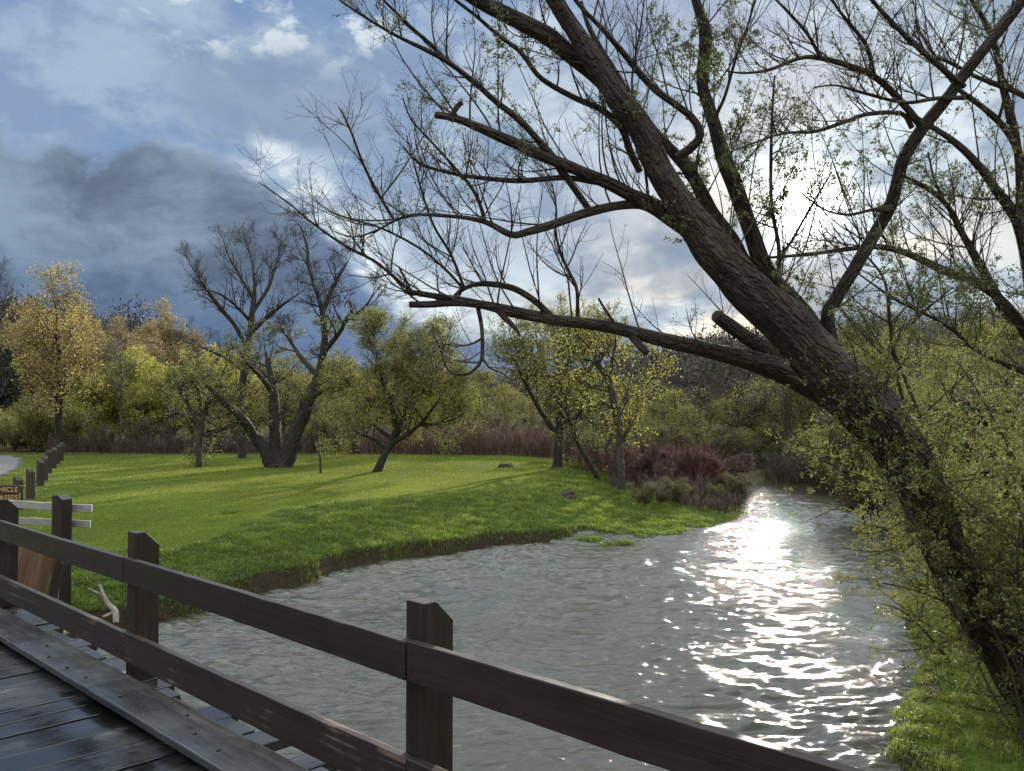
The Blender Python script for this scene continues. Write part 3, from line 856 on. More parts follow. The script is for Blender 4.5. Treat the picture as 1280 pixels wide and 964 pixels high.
# timber wing wall that holds the bank at the end of the bridge
M_ply = wood_mat('stained_board', (.15,.075,.042), (.30,.165,.095), (0.2,0,1), .5, (.5,.8), wear=.4, wearc=(.50,.30,.13), across=12)
M_plye = wood_mat('pale_board_edge', (.38,.27,.16), (.5,.4,.26), UP, 1.0, (.6,.8))
wo = PX(40, 777, 10.0); wz = zat(wo[0], wo[1])
wing = empty('wing_wall', (wo[0], wo[1], wz)); tag(wing, 'orange brown stained boards standing on edge at the end of the bridge', 'retaining wall')
wl = np.array(wing.location)
def slab(c, th, name, mat, par=wing, off=wl):
    c = [np.array(p) for p in c]; nn = nrm(np.cross(c[1]-c[0], c[3]-c[0]))*th
    g = Geo(); g.add(c+[p+nn for p in c], np.array([[0,3,2,1],[4,5,6,7],[0,1,5,4],[1,2,6,5],[2,3,7,6],[3,0,4,7]])); return fpart(g, name, mat, par, off, .004)
slab([PX(-30,752,9.6), PX(10,768,9.8), PX(26,682,9.8), PX(-16,670,9.6)], .03, 'board', M_ply)
slab([PX(11,768,9.78), PX(46,781,10.1), PX(67,694,10.1), PX(27,682,9.78)], .03, 'board', M_ply)
slab([PX(50,782,10.25), PX(62,790,10.35), PX(77,703,10.3), PX(69,694,10.2)], .06, 'post', M_old)
slab([PX(63,790,10.3), PX(68,789,10.32), PX(77.5,705,10.32), PX(74,702,10.3)], .02, 'board_edge', M_plye)
slab([PX(56,792,10.0), PX(66,800,10.0), PX(70,782,10.0), PX(61,775,10.0)], .05, 'board_end', M_plye)

# driftwood
M_drift = bark_mat('driftwood', (.10,.085,.065), (.26,.225,.18), 10, stren=.4, dist=.01)
def driftwood(label, lims, rough=.2):
    g = Geo()
    for pts in lims:
        P = catmull([np.append(PX(a,b,dd),w*dd/F/2) for a,b,dd,w in pts], 16)
        tubes(g, P[None,:,:3], P[None,:,3], 8, rough=rough)
    V = np.concatenate(g.V); k = V[V[:,2].argmin()].copy()
    return tag(g.obj('driftwood', M_drift, smooth=True, loc=k), label, 'driftwood')
driftwood('pale forked driftwood branch propped on the bank behind the second railing post',
    [[(124,731,12.3,4),(130,746,12.2,6),(137,757,12.1,7),(144,764,12,8),(145,779,11.9,7)], [(111,736,12.5,3),(118,740,12.4,4),(129,745,12.2,5)], [(128,772,11.9,3),(136,769,12,5),(144,765,12,6)]])
driftwood('short pale log lying on the mud beside the boards at the bridge end', [[(68,796,10.8,8),(80,792,11.1,8),(94,785,11.5,6)]])

# old stump and dark log on the lawn
M_stump = bark_mat('stump_wood', (.03,.022,.016), (.11,.08,.055), 9, stren=1, dist=.05)
def lump(name, px, py, w, h, label, cat, seed=1, z=.6, cut=True):
    p = G(px, py, z); zz = zat(p[0], p[1])-.04; s = w*p[1]/F/2; hh = h*p[1]/F
    nu, nv = 28, 10; U, Vv = np.meshgrid(np.linspace(0,2*math.pi,nu,endpoint=False), np.linspace(0,1,nv))
    r = s*(1.15-.35*Vv**1.5)*(1+.5*(vnoise(np.cos(U)*2.2+seed, np.sin(U)*2.2, Vv*1.5, seed)-.5)+.35*(vnoise(np.cos(U)*5, np.sin(U)*5+seed, Vv*4, seed)-.5))
    top = 1+.5*(vnoise(np.cos(U)*1.5, np.sin(U)*1.5+seed, 3, seed)-.5)
    V = np.stack([r*np.cos(U), r*np.sin(U)*.8, hh*Vv*top], -1).reshape(-1,3)
    i = np.arange(nu)[None,:]+np.arange(nv-1)[:,None]*nu; i2 = (np.arange(nu)[None,:]+1)%nu+np.arange(nv-1)[:,None]*nu
    q = np.stack([i,i2,i2+nu,i+nu],-1).reshape(-1,4)
    g = Geo(); V = np.vstack([V, [[0,0,hh*.7]]]); k = np.arange(nu)+(nv-1)*nu
    g.add(V, [q, np.stack([k, np.roll(k,-1), np.full(nu, nu*nv)],-1)], None, V*1.0)
    o = g.obj(name, M_stump); o.location = (p[0], p[1], zz); return tag(o, label, cat)
lump('tree_stump', 711, 624, 21, 9, 'low broken brown stump among the rough grass near the red bushes', 'tree stump', 3, .42)
lump('log', 633, 583.5, 17, 5, 'small dark log lying at the far edge of the lawn', 'log', 6)
# ---------------------------------------------------------------- the old willow over the creek
M_wbark = bark_mat('willow_bark', (.030,.020,.017), (.115,.076,.064), 16.0, moss=.5, mossc=(.055,.06,.012), stren=1.0, dist=.075)
M_wtwig = twig_mat('willow_twig', (.050,.034,.024))
M_wleaf = leaf_mat('willow_leaf', (.115,.125,.022), (.27,.275,.065), .5, c2=(.19,.185,.045))
M_wleafd = leaf_mat('upper_willow_leaf', (.060,.070,.015), (.15,.16,.04), .4)

def limb3(pts, d0, d1, dens=.055, ws=1.0):
    """trace (px, py, width px) -> smooth world polyline with radius"""
    n = len(pts); acc = [0.0]
    for a, b in zip(pts[:-1], pts[1:]): acc.append(acc[-1]+math.hypot(a[0]-b[0], a[1]-b[1]))
    W = []
    for (px,py,w), s in zip(pts, acc):
        d = d0+(d1-d0)*s/acc[-1]; W.append(np.append(PX(px,py,d), w*ws*d/F/2))
    L = sum(np.linalg.norm(np.subtract(a[:3],b[:3])) for a,b in zip(W[:-1],W[1:]))
    return catmull(W, max(8, int(L/dens))), L

LIMBS = {  # name: (points, depth at start, depth at end, leafiness, twig density per metre)
 'trunk': ([(1360,960,128),(1305,878,108),(1250,800,95),(1208,735,88),(1172,665,84),(1138,590,88),(1100,530,98),(1062,494,104),(1012,442,92),(971,400,84),(922,350,76),(877,293,64),(852,256,52),(824,212,49),(802,162,47),(771,116,44),(731,53,36),(696,0,32),(660,-50,28),(625,-120,20),(590,-190,13),(560,-250,7),(540,-290,3)], 8.3, 6.8, .35, 3.0),
 'A2': ([(785,140,30),(765,112,34),(745,93,33),(715,70,31),(683,44,30),(640,22,27),(600,2,24),(560,-25,20),(520,-60,14),(470,-110,9),(420,-150,5),(380,-170,2)], 7.55, 6.6, .3, 3.5),
 'E': ([(1040,470,46),(1012,412,44),(987,378,38),(955,335,32),(937,285,30),(921,237,28),(905,194,25),(890,150,22),(878,109,19),(880,80,20),(885,56,24),(884,36,24),(876,14,18),(869,-10,16),(860,-60,14),(845,-120,10),(850,-190,6),(840,-250,3)], 8.8, 7.6, .5, 3.5),
 'B': ([(960,400,34),(920,320,30),(890,268,26),(865,219,23),(843,192,20),(818,162,16),(795,130,13),(768,90,11),(740,40,9),(728,0,7)], 8.7, 7.8, .5, 3.5),
 'C': ([(800,215,12),(788,190,14),(776,160,13),(750,138,13),(718,123,11),(675,97,10),(651,66,9),(620,42,8),(595,20,7),(568,-2,6),(540,-30,5)], 7.8, 6.9, .35, 4.0),
 'D': ([(846,196,16),(862,186,17),(875,170,16),(866,150,14),(840,130,13),(814,109,13),(778,66,11),(754,38,9),(722,4,8),(700,-30,6)], 7.9, 7.2, .45, 4.0),
 'M': ([(905,335,26),(872,302,30),(840,275,28),(809,254,24),(774,236,21),(734,218,19),(687,199,18),(640,175,16),(600,158,14),(566,146,12),(534,141,11)], 7.9, 6.8, .25, 4.0),
 'N': ([(850,285,20),(815,262,17),(787,257,16),(734,266,15),(687,282,15),(660,290,14),(639,294,12),(607,278,9),(570,270,7),(520,267,6),(492,275,5),(470,287,4),(439,295,2.5),(415,287,1.5)], 7.75, 6.6, .12, 5.0),
 'L': ([(1062,505,52),(1010,482,48),(960,458,38),(900,442,28),(850,430,25),(800,416,23),(760,406,22),(700,399,21),(653,390,19),(610,381,15),(575,379,13),(540,381,12),(511,381,10)], 8.6, 7.2, .10, 3.0),
 'L2': ([(600,379,7),(575,374,8),(545,370,9),(520,366,8),(504,364,6)], 7.42, 7.15, 0, 4.0),
 'S': ([(520,368,6.5),(506,358,5.5),(471,329,4.5),(433,309,4),(389,278,3),(367,259,2.5),(345,243,2),(323,228,1.2)], 7.2, 6.4, 0, 7.0),
 'V': ([(581,362,5),(564,319,4.5),(543,285,4),(530,250,3.5),(520,215,3),(508,170,2)], 7.35, 7.0, 0, 6.0),
 'U': ([(578,360,4.5),(560,340,4),(526,312,3.5),(475,285,3),(430,272,2),(405,262,1.2)], 7.35, 6.7, 0, 6.0),
 'Wc': ([(690,396,9),(677,384,10),(664,373,10),(640,360,9.5),(612,355,9),(592,356,7),(580,361,6.5),(570,368,6),(566,378,5)], 7.65, 7.35, 0, 5.0),
 'Dn': ([(597,382,7),(602,410,6),(602,446,5.5),(594,460,4.5),(580,469,4),(560,463,3.2),(550,435,2.5),(540,415,1.5)], 7.45, 7.2, 0, 5.0),
 'Dn2': ([(604,422,4),(590,430,3),(570,433,2),(556,430,1.2)], 7.45, 7.2, 0, 3.0),
 'Dn3': ([(602,446,3.5),(612,460,3),(630,468,2),(645,482,1.2)], 7.45, 7.5, 0, 3.0),
 'Stub': ([(620,384,10),(632,398,8),(644,410,6),(650,420,3)], 7.5, 7.35, 0, 0),
 'Stub2': ([(758,404,5),(772,410,6),(786,418,9),(798,430,11),(808,442,11)], 7.95, 7.8, 0, 0),
 'Stub3': ([(985,462,30),(955,438,28),(925,418,25),(905,403,22),(896,396,20)], 8.7, 8.2, .2, 2.0),
 'Stub4': ([(563,147,9),(572,133,8),(578,128,7)], 6.87, 6.85, 0, 0),
 'Stub5': ([(768,404,5),(757,388,4.5),(748,373,4)], 7.95, 7.9, 0, 0),
 'Stub6': ([(516,370,4.5),(507,350,4),(498,333,3)], 7.2, 7.1, 0, 0),
 'X': ([(722,400,6),(721,362,5.5),(712,342,5),(701,319,4.5),(694,290,4),(695,262,3),(690,230,2)], 7.75, 7.4, .1, 7.0),
 'O': ([(736,262,9),(712,228,10),(680,187,10),(651,153,10),(617,125,9),(589,100,8.5),(560,78,8),(539,66,7),(495,44,5),(454,19,4),(426,0,3),(400,-20,2)], 7.45, 6.4, .15, 4.5),
 'O2': ([(562,80,6.5),(539,56,6),(507,28,4.5),(479,0,3.5),(455,-25,2)], 6.95, 6.5, .1, 4.5),
 'P': ([(607,280,6),(600,255,5.5),(589,234,5),(567,209,4),(539,178,3.2),(514,150,2.6),(503,122,2)], 7.0, 6.6, 0, 6.0),
 'Q': ([(800,246,10),(770,232,9),(740,228,8.5),(704,223,8),(648,226,7.5),(595,222,6),(561,216,5),(526,205,4),(504,183,2.5)], 7.65, 6.7, .05, 5.0),
 'R': ([(492,274,5),(470,237,4.5),(454,206,4),(440,169,3.2),(432,150,2.5),(423,134,1.6)], 6.6, 6.2, 0, 6.0),
 'K': ([(1052,470,30),(1032,402,25),(1044,373,24),(1069,333,24),(1097,287,24),(1113,258,24),(1124,218,23),(1132,193,22),(1156,155,23),(1180,125,22),(1205,90,21),(1242,48,20),(1277,3,19),(1310,-45,16),(1350,-120,12),(1380,-200,7),(1400,-260,3)], 8.8, 6.9, .3, 3.5),
 'K1': ([(1152,158,12),(1124,124,12),(1093,96,11),(1056,81,10),(1024,73,8.5),(1000,73,7),(962,87,6),(930,92,4),(906,90,2.5)], 8.0, 7.2, .05, 7.0),
 'K2': ([(1205,108,10),(1165,75,10),(1137,50,9),(1112,25,8),(1090,0,7),(1070,-30,5)], 7.85, 7.2, .05, 7.0),
 'K3': ([(1140,160,9),(1127,142,8),(1087,142,7.5),(1056,152,7),(1018,165,6),(975,168,4.5),(912,190,2)], 8.0, 7.5, .05, 7.0),
 'K4': ([(1093,96,7),(1084,59,6),(1068,37,5),(1050,15,4),(1037,-4,3)], 7.75, 7.4, .05, 6.0),
 'K5': ([(1026,72,6),(1009,42,5),(985,15,4),(968,-2,3)], 7.5, 7.2, .05, 6.0),
 'K6': ([(1205,122,7),(1168,123,6),(1130,128,5),(1074,115,4.5),(1045,107,3),(1018,109,2)], 7.9, 7.4, .05, 7.0),
 'K7': ([(1115,262,12),(1090,262,5),(1060,268,4),(1030,262,3),(1000,240,2)], 8.2, 7.9, .2, 6.0),
 'Y1': ([(968,395,8),(972,360,6),(973,310,6),(965,260,5),(964,200,4.5),(966,130,3.5),(968,95,2)], 8.5, 8.0, .15, 7.0),
 'Y2': ([(970,330,5),(990,300,4),(1015,255,3),(1040,215,2)], 8.45, 8.3, .3, 6.0),
 'Y3': ([(812,262,5),(806,210,4.5),(795,150,4),(790,100,3.5),(800,40,3),(806,-5,2)], 7.5, 7.2, .7, 6.0),
 'Y4': ([(893,148,6),(906,120,5),(920,70,4.5),(935,30,3.5),(944,0,3)], 8.1, 7.9, .4, 6.0),
}
LP = {}
WS = dict(trunk=.66, A2=.70, E=.72, B=.75, C=.68, D=.68, M=.78, N=.75, L=.72, Stub3=.75, K=.66, K1=.75, K2=.75, K3=.75)
for k,(pts,d0,d1,lf,tw) in LIMBS.items(): LP[k] = limb3(pts, d0, d1, ws=WS.get(k,.9))
base = LP['trunk'][0][1]; wx_, wy_ = base[0], base[1]; wz_ = zat(wx_, wy_)
willow = empty('old_willow', (wx_, wy_, wz_))
tag(willow, 'huge dark willow leaning from the right bank with limbs spreading over the creek', 'tree')
wl_ = np.array(willow.location)
def wpart(g, name, mat, par=willow, off=wl_, sm=False):
    if not g.V: return None
    V = np.concatenate(g.V)-off; Fc = [np.concatenate(g.F[k]) for k in (3,4) if g.F[k]]
    return mk(name, V, Fc, mat, par, sm, np.concatenate(g.T), np.concatenate(g.B))
# ground the trunk
tr = LP['trunk'][0]
root = tr[:1].copy(); 
for k,(P,L) in LP.items():
    g = Geo()
    big = P[:,3].max()
    sides = 40 if big > .25 else 22 if big > .07 else 10 if big > .02 else 6
    if k == 'trunk':
        extra = P[0]+(P[0]-P[3])*np.array([1,1,1,-.5])*3; extra[2] = wz_-.4
        P = np.vstack([extra, P]); P = catmull(P[::2], int(L/.035))
        P[:14,3] *= np.linspace(1.35,1,14)
    elif big > .07: P = catmull(P[::2] if len(P) > 12 else P, int(L/.035)+8)
    # small kinks
    n = len(P); kk = np.arange(n)*L/n
    for c in range(3): P[:,c] += (vnoise(kk*1.7, c*7.3+hash(k)%1*0+len(k)*3.1, 0, 3)-.5)*min(.04, .5*P[:,3].max())*np.minimum(1, np.arange(n)/8)
    tubes(g, P[None,:,:3], P[None,:,3], sides, rough=.22 if big > .07 else .16)
    LP[k] = (P, L)
    nm = 'trunk' if k == 'trunk' else 'broken_stub' if k.startswith('Stub') else 'limb'
    wpart(g, nm, M_wbark, sm=True)
# twigs
gt = Geo(); gl_ = Geo(); gs = Geo()
order = list(LP)
nleaf = 0
for k in order:
    P, L = LP[k]; lf, tw = LIMBS[k][3], LIMBS[k][4]
    if tw == 0: continue
    Pk = catmull(P, 30)[None]; A, R = Pk[:,:,:3], Pk[:,:,3]
    t0 = .30 if k == 'trunk' else .12
    thin = P[:,3].max() < .035
    if k == 'trunk':
        A = catmull(P[int(len(P)*.42):], 30)[None]; R = A[:,:,3]; A = A[:,:,:3]; L = L*.58; t0 = .05
    side = np.array([0,-.15,.9])
    fine = 1.0
    # long shoots
    c1, r1, _ = sprout(A, R, tw*L*(1.35 if thin else 1.25), t0, 1.0, (25,75), (.45,1.35) if not thin else (.25,.85), .55, rmax=.0085, rmin=.0032, K=9, wob=.22, up=.16 if thin else .24, tip=.3, side=side, lscale=thin)
    tubes(gt, c1, r1, 4, cap=False)
    c2, r2, _ = sprout(c1, r1, 6, .12, .97, (22,60), (.14,.5), .6, rmax=.0045, rmin=.0019, K=6, wob=.28, up=.12, tip=.45)
    tubes(gs, c2, r2, 3, cap=False)
    c3, r3, _ = sprout(c2, r2, 2.2, .2, .95, (25,65), (.06,.22), .6, rmax=.0025, rmin=.0014, K=4, wob=.3, up=.08, tip=.6)
    tubes(gs, c3, r3, 3, cap=False)
    def keep(pos, lf=lf):
        # leaves come in patches
        v = fbm(pos[:,0]*1.3, pos[:,1]*1.3, pos[:,2]*1.3, 2, 51)
        return v > .60-.34*lf
    if lf > 0:
        leaves(gl_, c2, 7*lf*1.9, (.024,.046), .36, .012, .2, clump=3, keep=keep, along=.8)
        leaves(gl_, c3, 5*lf*1.9, (.022,.042), .36, .010, .2, clump=3, keep=keep, along=.8)
        leaves(gl_, c1, 7*lf*1.5, (.022,.042), .36, .014, .3, clump=3, keep=keep, along=.8)
wpart(gt, 'shoots', M_wtwig); wpart(gs, 'twigs', M_wtwig); wpart(gl_, 'leaves', M_wleafd)
# sucker shoots with young leaves hanging about the fork and trunk
gt = Geo(); gl_ = Geo()
A = catmull(LP['trunk'][0][int(len(LP['trunk'][0])*.02):int(len(LP['trunk'][0])*.42)], 30)[None]
c1, r1, _ = sprout(A[:,:,:3], A[:,:,3], 150, .0, 1.0, (40,95), (.5,1.5), .3, rmax=.008, rmin=.003, K=9, wob=.3, up=.10, tip=.3, side=(-.3,-1.2,.1), lscale=False)
c2, r2, _ = sprout(c1, r1, 6, .15, .97, (25,60), (.12,.40), .6, rmax=.004, rmin=.0018, K=5, wob=.3, up=.05, tip=.5)
tubes(gt, c1, r1, 4, cap=False); tubes(gt, c2, r2, 3, cap=False)
leaves(gl_, c2, 9, (.022,.045), .38, .012, .15, clump=2, along=.8); leaves(gl_, c1, 8, (.022,.045), .38, .012, .3, clump=2, along=.8)
wpart(gt, 'shoots', M_wtwig); wpart(gl_, 'leaves', M_wleaf)

# ---------------------------------------------------------------- second willow behind, its stems enter at the right edge
W2 = {
 'trunk': ([(1400,800,80),(1370,700,66),(1345,600,56),(1320,500,46),(1298,400,36),(1277,290,26),(1242,233,17),(1217,199,15),(1190,175,12),(1165,159,9),(1135,140,6)], 10.6, 9.4, .3, 4.0),
 'b': ([(1318,440,26),(1292,350,22),(1279,270,19),(1274,200,17),(1262,140,15),(1252,103,13),(1245,62,11),(1227,19,10),(1210,-10,8),(1190,-80,5),(1180,-140,2)], 10.4, 9.2, .5, 5),
 'c': ([(1325,500,24),(1285,420,20),(1248,373,18),(1215,350,16),(1187,341,15),(1134,317,13),(1100,309,11),(1069,310,9),(1010,318,7),(951,323,4)], 10.4, 9.3, .35, 5),
 'd': ([(1262,400,20),(1240,360,18),(1222,325,15),(1202,290,13),(1190,265,11),(1174,246,10),(1150,230,8),(1128,220,6)], 10.1, 9.6, .4, 5),
 'e': ([(1290,230,16),(1270,184,14),(1252,156,12),(1224,131,11),(1199,112,9),(1175,80,7),(1150,40,5)], 10.0, 9.3, .2, 6),
 'f': ([(1300,130,14),(1255,108,11),(1225,98,9),(1180,75,7),(1150,68,5)], 9.8, 9.3, .1, 6),
 'g': ([(1250,372,12),(1227,341,10),(1205,300,8),(1192,272,7),(1170,230,5),(1160,190,3)], 10.1, 9.8, .6, 6),
 'h': ([(1290,470,12),(1225,440,8),(1180,405,6),(1120,375,5),(1070,340,3)], 10.3, 9.5, .7, 6),
 'i': ([(1128,500,6),(1118,455,7),(1112,400,6),(1105,350,5),(1075,310,4),(1055,280,2)], 9.4, 9.2, .6, 6),
 'j': ([(1150,520,5),(1130,470,6),(1118,430,6),(1150,395,4),(1190,360,3)], 9.4, 9.2, .8, 6),
}
b0 = PX(1400, 800, 10.6); z2 = zat(b0[0], b0[1])
wil2 = empty('willow', (b0[0], b0[1], z2)); tag(wil2, 'second willow at the right edge whose limbs cross behind the big one', 'tree'); off2 = np.array(wil2.location)
gt = Geo(); gs = Geo(); gl_ = Geo()
for k,(pts,d0,d1,lf,tw) in W2.items():
    P, L = limb3(pts, d0, d1, ws=.66)
    if k == 'trunk': P = np.vstack([[b0[0]+.3,b0[1],z2-.3,P[0,3]*1.3], P])
    g = Geo(); tubes(g, P[None,:,:3], P[None,:,3], 20 if P[:,3].max()>.06 else 8, rough=.25)
    wpart(g, 'trunk' if k == 'trunk' else 'limb', M_wbark, wil2, off2, True)
    Pk = catmull(P, 30)[None]
    c1, r1, _ = sprout(Pk[:,:,:3], Pk[:,:,3], tw*L, .2, 1, (25,75), (.5,1.5), .55, rmax=.010, rmin=.004, K=9, wob=.25, up=.18, tip=.3, side=(0,0,.8), lscale=False)
    c2, r2, _ = sprout(c1, r1, 6, .12, .97, (22,60), (.2,.6), .6, rmax=.005, rmin=.0022, K=6, wob=.3, up=.10, tip=.45)
    c3, r3, _ = sprout(c2, r2, 1.8, .2, .95, (25,65), (.1,.3), .6, rmax=.003, rmin=.0018, K=4, wob=.3, up=.05, tip=.6)
    tubes(gt, c1, r1, 4, cap=False); tubes(gs, c2, r2, 3, cap=False); tubes(gs, c3, r3, 3, cap=False)
    def keep(pos, lf=lf): return fbm(pos[:,0]*1.2, pos[:,1]*1.2, pos[:,2]*1.2, 2, 57) > .64-.34*lf
    for c_, q in ((c1,5),(c2,7),(c3,4)): leaves(gl_, c_, q*lf*1.3, (.028,.050), .4, .015, .2, clump=3, keep=keep, along=.8)
wpart(gt, 'shoots', M_wtwig, wil2, off2); wpart(gs, 'twigs', M_wtwig, wil2, off2); wpart(gl_, 'leaves', M_wleafd, wil2, off2)

# ---------------------------------------------------------------- leafy willow scrub in front of the trunk
def scrub(name, bases, label, lean, n, H, lf=1.0, t0=.15, size=(.024,.048), mat=None, par_twig=M_wtwig, seed=3):
    rg = np.random.default_rng(seed)
    bs = np.array(bases); c = bs.mean(0); z = zat(c[0], c[1])
    root = empty(name, (c[0], c[1], z)); off = np.array(root.location); tag(root, label, 'bush')
    K = 14; P = np.empty((n,K,3)); R = np.empty((n,K))
    src = bs[rg.integers(0, len(bs), n)]+rg.normal(0,.12,(n,2))
    P[:,0,:2] = src; P[:,0,2] = land(src[:,0], src[:,1])-.05
    d = nrm(np.stack([np.clip(rg.normal(lean[0],.35,n),-.62,.6), np.clip(rg.normal(lean[1],.35,n),-.4,.6), np.ones(n)],-1))
    L = rg.uniform(H[0],H[1],n); wv = rg.normal(0,.1,(n,3))
    for k in range(1,K):
        wv = wv*.8+rg.normal(0,.06,(n,3)); d = nrm(d+wv*.5+np.array([lean[0]*.05,lean[1]*.05,-.02]))
        P[:,k] = P[:,k-1]+d*(L/(K-1))[:,None]
    ok = (P[:,-1,0] > bs[:,0].min()-1.35) & (P[:,K//2,0] > bs[:,0].min()-.8)
    P, R = P[ok], R[ok]; n = len(P)
    R[:] = np.linspace(1,.25,K)[None]*rg.uniform(.010,.022,n)[:,None]
    g0, g1, g2 = Geo(), Geo(), Geo()
    tubes(g0, P, R, 6, cap=False)
    c1, r1, _ = sprout(P, R, 9, t0, 1, (25,65), (.4,1.1), .5, rmax=.007, rmin=.003, K=7, wob=.25, up=.05, rg=rg)
    c2, r2, _ = sprout(c1, r1, 6, .1, 1, (25,65), (.12,.42), .6, rmax=.004, rmin=.0017, K=5, wob=.3, up=.03, rg=rg)
    tubes(g1, c1, r1, 4, cap=False); tubes(g1, c2, r2, 3, cap=False)
    leaves(g2, c2, 10*lf, size, .42, .012, .1, clump=2, along=.8, rg=rg); leaves(g2, c1, 6*lf, size, .42, .014, .3, clump=2, along=.8, rg=rg)
    wpart(g0, 'stems', par_twig, root, off); wpart(g1, 'twigs', par_twig, root, off); wpart(g2, 'leaves', mat or M_wleaf, root, off)
    return root
def gp(px, py, z=.4): return tuple(G(px,py,z)[:2])
def fromto(name, label, roots, seed, n=10, lf=1.0, droop=0):
    pass
scrub('willow_scrub', [gp(1290,860),gp(1310,830),gp(1350,860)], 'dense yellow green willow scrub leaning over the trunk at the right edge', (-.14,.0), 22, (1.9,3.4), seed=3)
scrub('willow_scrub', [gp(1300,925),gp(1335,900),(5.1,7.0),(5.5,7.4)], 'loose yellow green willow shoots rising in front of the foot of the leaning trunk', (-.22,.05), 42, (2.2,3.8), lf=.8, t0=.45, seed=21)
scrub('willow_scrub', [gp(1190,800),gp(1230,775)], 'yellow green willow shoots spreading over the water in front of the leaning trunk', (-.30,-.02), 9, (1.5,2.3), lf=.8, seed=5)
scrub('willow_scrub', [gp(1330,700),gp(1380,720)], 'taller willow scrub with sparse young leaves behind the leaning trunk', (-.2,0), 26, (3.0,5.2), lf=.9, seed=9)
scrub('willow_scrub', [gp(1180,690),gp(1215,680),gp(1260,690)], 'green willow scrub on the bank just behind the leaning trunk', (-.25,0), 24, (2.2,3.6), lf=.9, seed=10)

# ---------------------------------------------------------------- trees of the lawn
M_bark = bark_mat('grey_bark', (.030,.024,.019), (.10,.082,.066), 7.0, stren=.8, dist=.06)
M_barkd = bark_mat('dark_bark', (.018,.014,.012), (.060,.048,.040), 7.0, stren=.8, dist=.06)
M_twigd = twig_mat('dark_twig', (.035,.028,.024))
M_twigb = twig_mat('brown_twig', (.085,.062,.045))
M_twigr = twig_mat('red_brown_twig', (.15,.045,.035))
M_lg = leaf_mat('fresh_green_leaf', (.17,.18,.024), (.36,.34,.07), .5, c2=(.28,.24,.05))
M_ly = leaf_mat('yellow_green_leaf', (.22,.22,.025), (.42,.40,.07), .5, c2=(.33,.27,.05))
M_lo = leaf_mat('amber_blossom_leaf', (.35,.265,.055), (.58,.44,.14), .45, c2=(.44,.30,.10))
M_lr = leaf_mat('rusty_bud_leaf', (.20,.14,.06), (.34,.25,.10), .4)
M_lw = leaf_mat('weeping_willow_leaf', (.18,.24,.04), (.32,.38,.10), .5)
M_ld = leaf_mat('conifer_needle', (.012,.022,.012), (.03,.05,.022), .2)

def tree(name, label, cat, limbs, levels, leafr, bark, twig, leafm, origin, group=None, seed=1, leafkeep=None, world=True):
    """limbs: list of (polyline Kx4 world xyz r); levels: sprout settings; leafr: [(level, per, size, aspect, spread, clump)]"""
    rg = np.random.default_rng(seed)
    root = empty(name, tuple(origin)); off = np.array(origin, float) if world else np.zeros(3)
    tag(root, label, cat, group)
    g0, g1, g2 = Geo(), Geo(), Geo()
    cur = []
    for P in limbs:
        P = P.copy(); P[:,3] *= 1-.62*np.clip((np.linspace(0,1,len(P))-.6)/.4,0,1); P[:,3] = np.maximum(P[:,3], .012 if world else .005)
        tubes(g0, P[None,:,:3], P[None,:,3], 12 if P[:,3].max() > .05 else 7, rough=.3)
        Q = catmull(P, 20); cur.append(Q)
    Q = np.array(cur); A, R = Q[:,:,:3], Q[:,:,3]
    lens = np.linalg.norm(np.diff(A,axis=1),axis=-1).sum(1)
    levs = [(A,R)]
    for i, lv in enumerate(levels):
        lv = dict(lv); n = lv.pop('n'); 
        if lv.pop('perm', False): n = n*np.linalg.norm(np.diff(A,axis=1),axis=-1).sum(1)
        A, R, idx = sprout(A, R, n, rg=rg, **lv)
        levs.append((A,R))
        thick = R.max() if len(R) else 0
        tubes(g0 if i == 0 and thick > .02 else g1, A, R, 6 if thick > .02 else 3, cap=False)
    for (li, per, size, asp, spread, cl) in leafr:
        leaves(g2, levs[li][0], per, size, asp, spread, .1, clump=cl, rg=rg, keep=leafkeep)
    wpart(g0, 'trunk', bark, root, off, True); wpart(g1, 'branches', twig, root, off); wpart(g2, 'foliage', leafm, root, off)
    return root
def T(pts, d0, d1=None): return limb3(pts, d0, d1 if d1 is not None else d0, dens=.22, ws=.82)[0]
def org(px, py): p = G(px, py, .6); return (p[0], p[1], zat(p[0], p[1]))

LV = lambda s=1.0, up=.1, n=1.0: [dict(n=3.6*n, perm=True, t0=.22, ang=(25,70), length=(1.2*s,2.6*s), rad=.5, rmax=.045, rmin=.013, K=9, wob=.35, up=up, tip=.3),
      dict(n=6*n, t0=.12, ang=(25,65), length=(.6*s,1.4*s), rad=.6, rmax=.020, rmin=.010, K=7, wob=.4, up=up, tip=.4),
      dict(n=5.5, t0=.1, ang=(25,65), length=(.3*s,.8*s), rad=.6, rmax=.011, rmin=.0075, K=5, wob=.4, up=up*.6, tip=.6),
      dict(n=3.5, t0=.1, ang=(25,65), length=(.15*s,.45*s), rad=.6, rmax=.008, rmin=.006, K=4, wob=.4, up=up*.4, tip=.7)]
LVB = [dict(n=2.9, perm=True, t0=.15, ang=(22,60), length=(.9,2.3), rad=.5, rmax=.04, rmin=.012, K=9, wob=.25, up=.2, tip=.3),
      dict(n=4.8, t0=.12, ang=(22,55), length=(.5,1.3), rad=.6, rmax=.018, rmin=.008, K=7, wob=.28, up=.15, tip=.4),
      dict(n=4, t0=.1, ang=(22,55), length=(.25,.7), rad=.6, rmax=.009, rmin=.0055, K=5, wob=.3, up=.1, tip=.6),
      dict(n=1.6, t0=.1, ang=(22,55), length=(.15,.4), rad=.6, rmax=.006, rmin=.0045, K=4, wob=.3, up=.05, tip=.7)]
